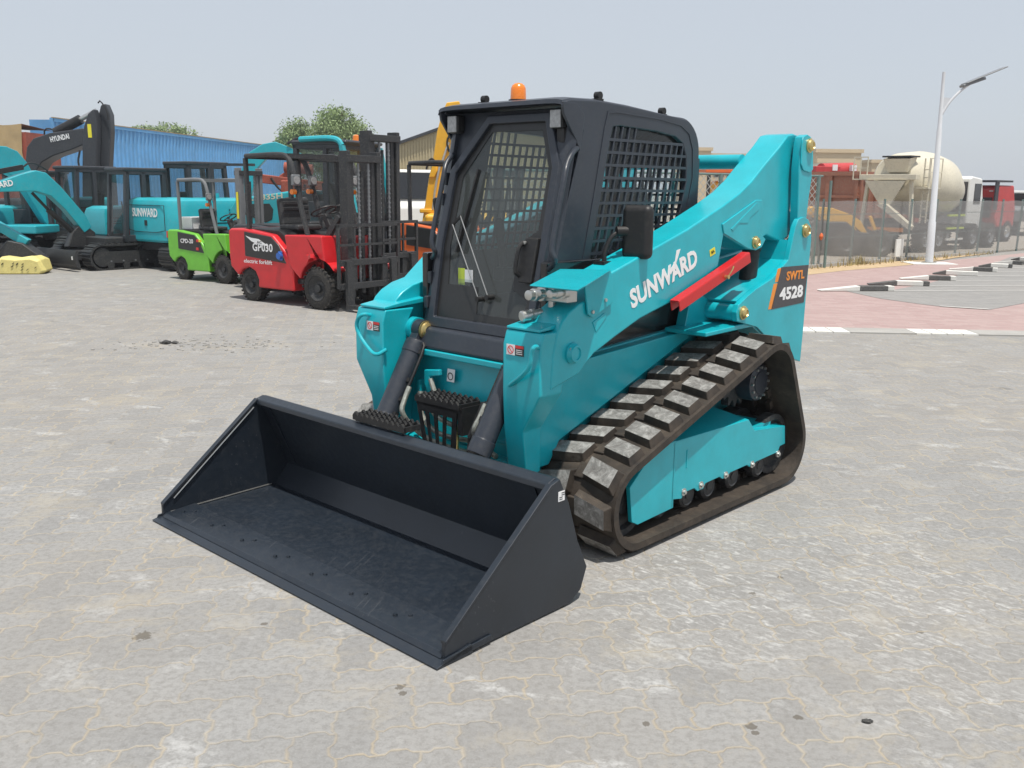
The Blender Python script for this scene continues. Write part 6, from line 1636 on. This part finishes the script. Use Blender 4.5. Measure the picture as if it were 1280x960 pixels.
# ---- trees
def tree(label, X, Y, lobes, trunk_h, n, leaf=.11, seed=1):
    rnd = random.Random(seed)
    t = thing('tree', label, 'tree', (X, Y, 0), 0, 'trees beyond the yard')
    g = MB(); g.tube([(0, 0, 0), (.08, 0, trunk_h*.5), (0, .05, trunk_h)], .20, 8); 
    for (cx, cy, cz, rx, rz) in lobes:
        g.tube([(0, 0, trunk_h*.75), (cx*.5, cy*.5, (trunk_h+cz)/2), (cx, cy, cz)], .07, 6)
        for q in range(5):
            a = rnd.uniform(0, 6.28); g.tube([(cx, cy, cz-.3), (cx+math.cos(a)*rx*.5, cy+math.sin(a)*rx*.5, cz+rz*rnd.uniform(-.2, .6))], .03, 5)
    g.build('trunk', 'bark', t)
    g = MB(); vs = []; fs = []
    tot = sum(l[3]*l[3]*l[4] for l in lobes)
    for (cx, cy, cz, rx, rz) in lobes:
        m_ = int(n*rx*rx*rz/tot)
        strands = max(8, m_//26)
        for _ in range(strands):
            # each clump: a drooping strand of small leaves
            while True:
                a, b_, c_ = rnd.uniform(-1, 1), rnd.uniform(-1, 1), rnd.uniform(-1, 1)
                if .25 < a*a+b_*b_+c_*c_ < 1.0+rnd.random()*.25: break
            sx_, sy_, sz_ = cx+a*rx, cy+b_*rx, cz+c_*rz
            dr_ = rnd.uniform(.7, 1.5); ox_, oy_ = a*.28, b_*.28
            for q in range(26):
                u = rnd.random(); w_ = .06+.10*(1-u)
                px_ = sx_+ox_*u+rnd.gauss(0, w_); py_ = sy_+oy_*u+rnd.gauss(0, w_); pz_ = sz_-dr_*u*u+rnd.gauss(0, w_*.8)
                d = Vector((rnd.gauss(0, 1), rnd.gauss(0, 1), rnd.gauss(0, 1)-.8)).normalized(); s_ = d.orthogonal().normalized()
                s_ = (Matrix.Rotation(rnd.uniform(0, 6.28), 3, d) @ s_); L_ = leaf*rnd.uniform(.7, 1.4); p = Vector((px_, py_, pz_)); o_ = len(vs)
                vs += [p, p+d*L_*.5+s_*L_*.22, p+d*L_, p+d*L_*.5-s_*L_*.22]; fs.append((o_, o_+1, o_+2, o_+3))
    g.add(vs, fs); g.build('crown', 'leaf', t)
    return t
Yt = 52; kt = Yt/1167
tree('larger rounded willowy tree, right one of the pair above the loader', (424-640)*kt, Yt, [(0, 0, 4.3, 1.35, 1.4), (-.7, .2, 4.0, .8, 1.0), (.95, 0, 4.0, .95, 1.2), (.1, 0, 5.1, .8, .8), (-.1, .3, 3.2, 1.2, 1.1), (.6, .2, 3.0, 1.3, 1.1)], 2.6, 34000, .14, 4)
tree('smaller light green tree, left one of the pair behind the blue container end', (362-640)*kt, Yt+2, [(0, 0, 4.1, .75, 1.1), (.3, 0, 4.7, .5, .6), (-.3, 0, 3.4, .8, .9)], 2.4, 14000, .14, 5)
tree('wide flat tree crown peeping over the top of the blue container', (216-640)*.062, 72, [(-1.2, 0, 5.15, 1.2, .75), (.4, 0, 5.3, 1.1, .75), (1.6, 0, 5.1, 1.0, .8), (-.2, 0, 4.4, 1.8, .9)], 3.0, 22000, .18, 6)

# ------------------------------------------------------------------ camera, sky, sun
cam = bpy.data.cameras.new('camera'); co_ = bpy.data.objects.new('camera', cam); col.objects.link(co_)
F_, HOR, ROLL, EYE = 1167.0, 235.2, R(.63), 1.578
cam.sensor_fit = 'HORIZONTAL'; cam.sensor_width = 36; cam.lens = F_/1280*36; cam.clip_start = .05; cam.clip_end = 2000
p = math.atan((480-HOR)/F_)
r0 = Vector((1, 0, 0)); f0 = Vector((0, math.cos(p), -math.sin(p))); u0 = Vector((0, math.sin(p), math.cos(p)))
rt2 = r0*math.cos(ROLL)+u0*math.sin(ROLL); up2 = -r0*math.sin(ROLL)+u0*math.cos(ROLL)
co_.matrix_world = Matrix(((rt2.x, up2.x, -f0.x, 0), (rt2.y, up2.y, -f0.y, 0), (rt2.z, up2.z, -f0.z, EYE), (0, 0, 0, 1)))
scene.camera = co_

SUN = Vector((.12, -.26, .96)).normalized()
el = math.asin(SUN.z); az = math.atan2(SUN.x, SUN.y)      # azimuth clockwise from +Y
sl = bpy.data.lights.new('sun', 'SUN'); sl.energy = 4.2; sl.angle = R(.9); sl.color = (1, .95, .87)
so = bpy.data.objects.new('sun', sl); col.objects.link(so); so.rotation_euler = SUN.to_track_quat('Z', 'Y').to_euler()
w = bpy.data.worlds.new('World'); scene.world = w; w.use_nodes = True
nt = w.node_tree; bg = nt.nodes['Background']; sky = nt.nodes.new('ShaderNodeTexSky'); sky.sky_type = 'NISHITA'; sky.sun_disc = False
sky.sun_elevation = el; sky.sun_rotation = az; sky.air_density = 1.0; sky.dust_density = 1.5; sky.ozone_density = 1.0; sky.altitude = 0
# hazy desert air: the blue of the sky is veiled by an even pale layer
hz = nt.nodes.new('ShaderNodeMix'); hz.data_type = 'RGBA'; hz.inputs[0].default_value = .80
nt.links.new(sky.outputs[0], hz.inputs[6]); hz.inputs[7].default_value = (6.1, 6.55, 7.15, 1)
nt.links.new(hz.outputs[2], bg.inputs['Color']); bg.inputs['Strength'].default_value = .100
vs_ = scene.view_settings; vs_.view_transform = 'Standard'; vs_.look = 'None'; vs_.gamma = 1; vs_.use_curve_mapping = False; vs_.exposure = .12
scene.cycles.max_bounces = 8; scene.cycles.transparent_max_bounces = 24
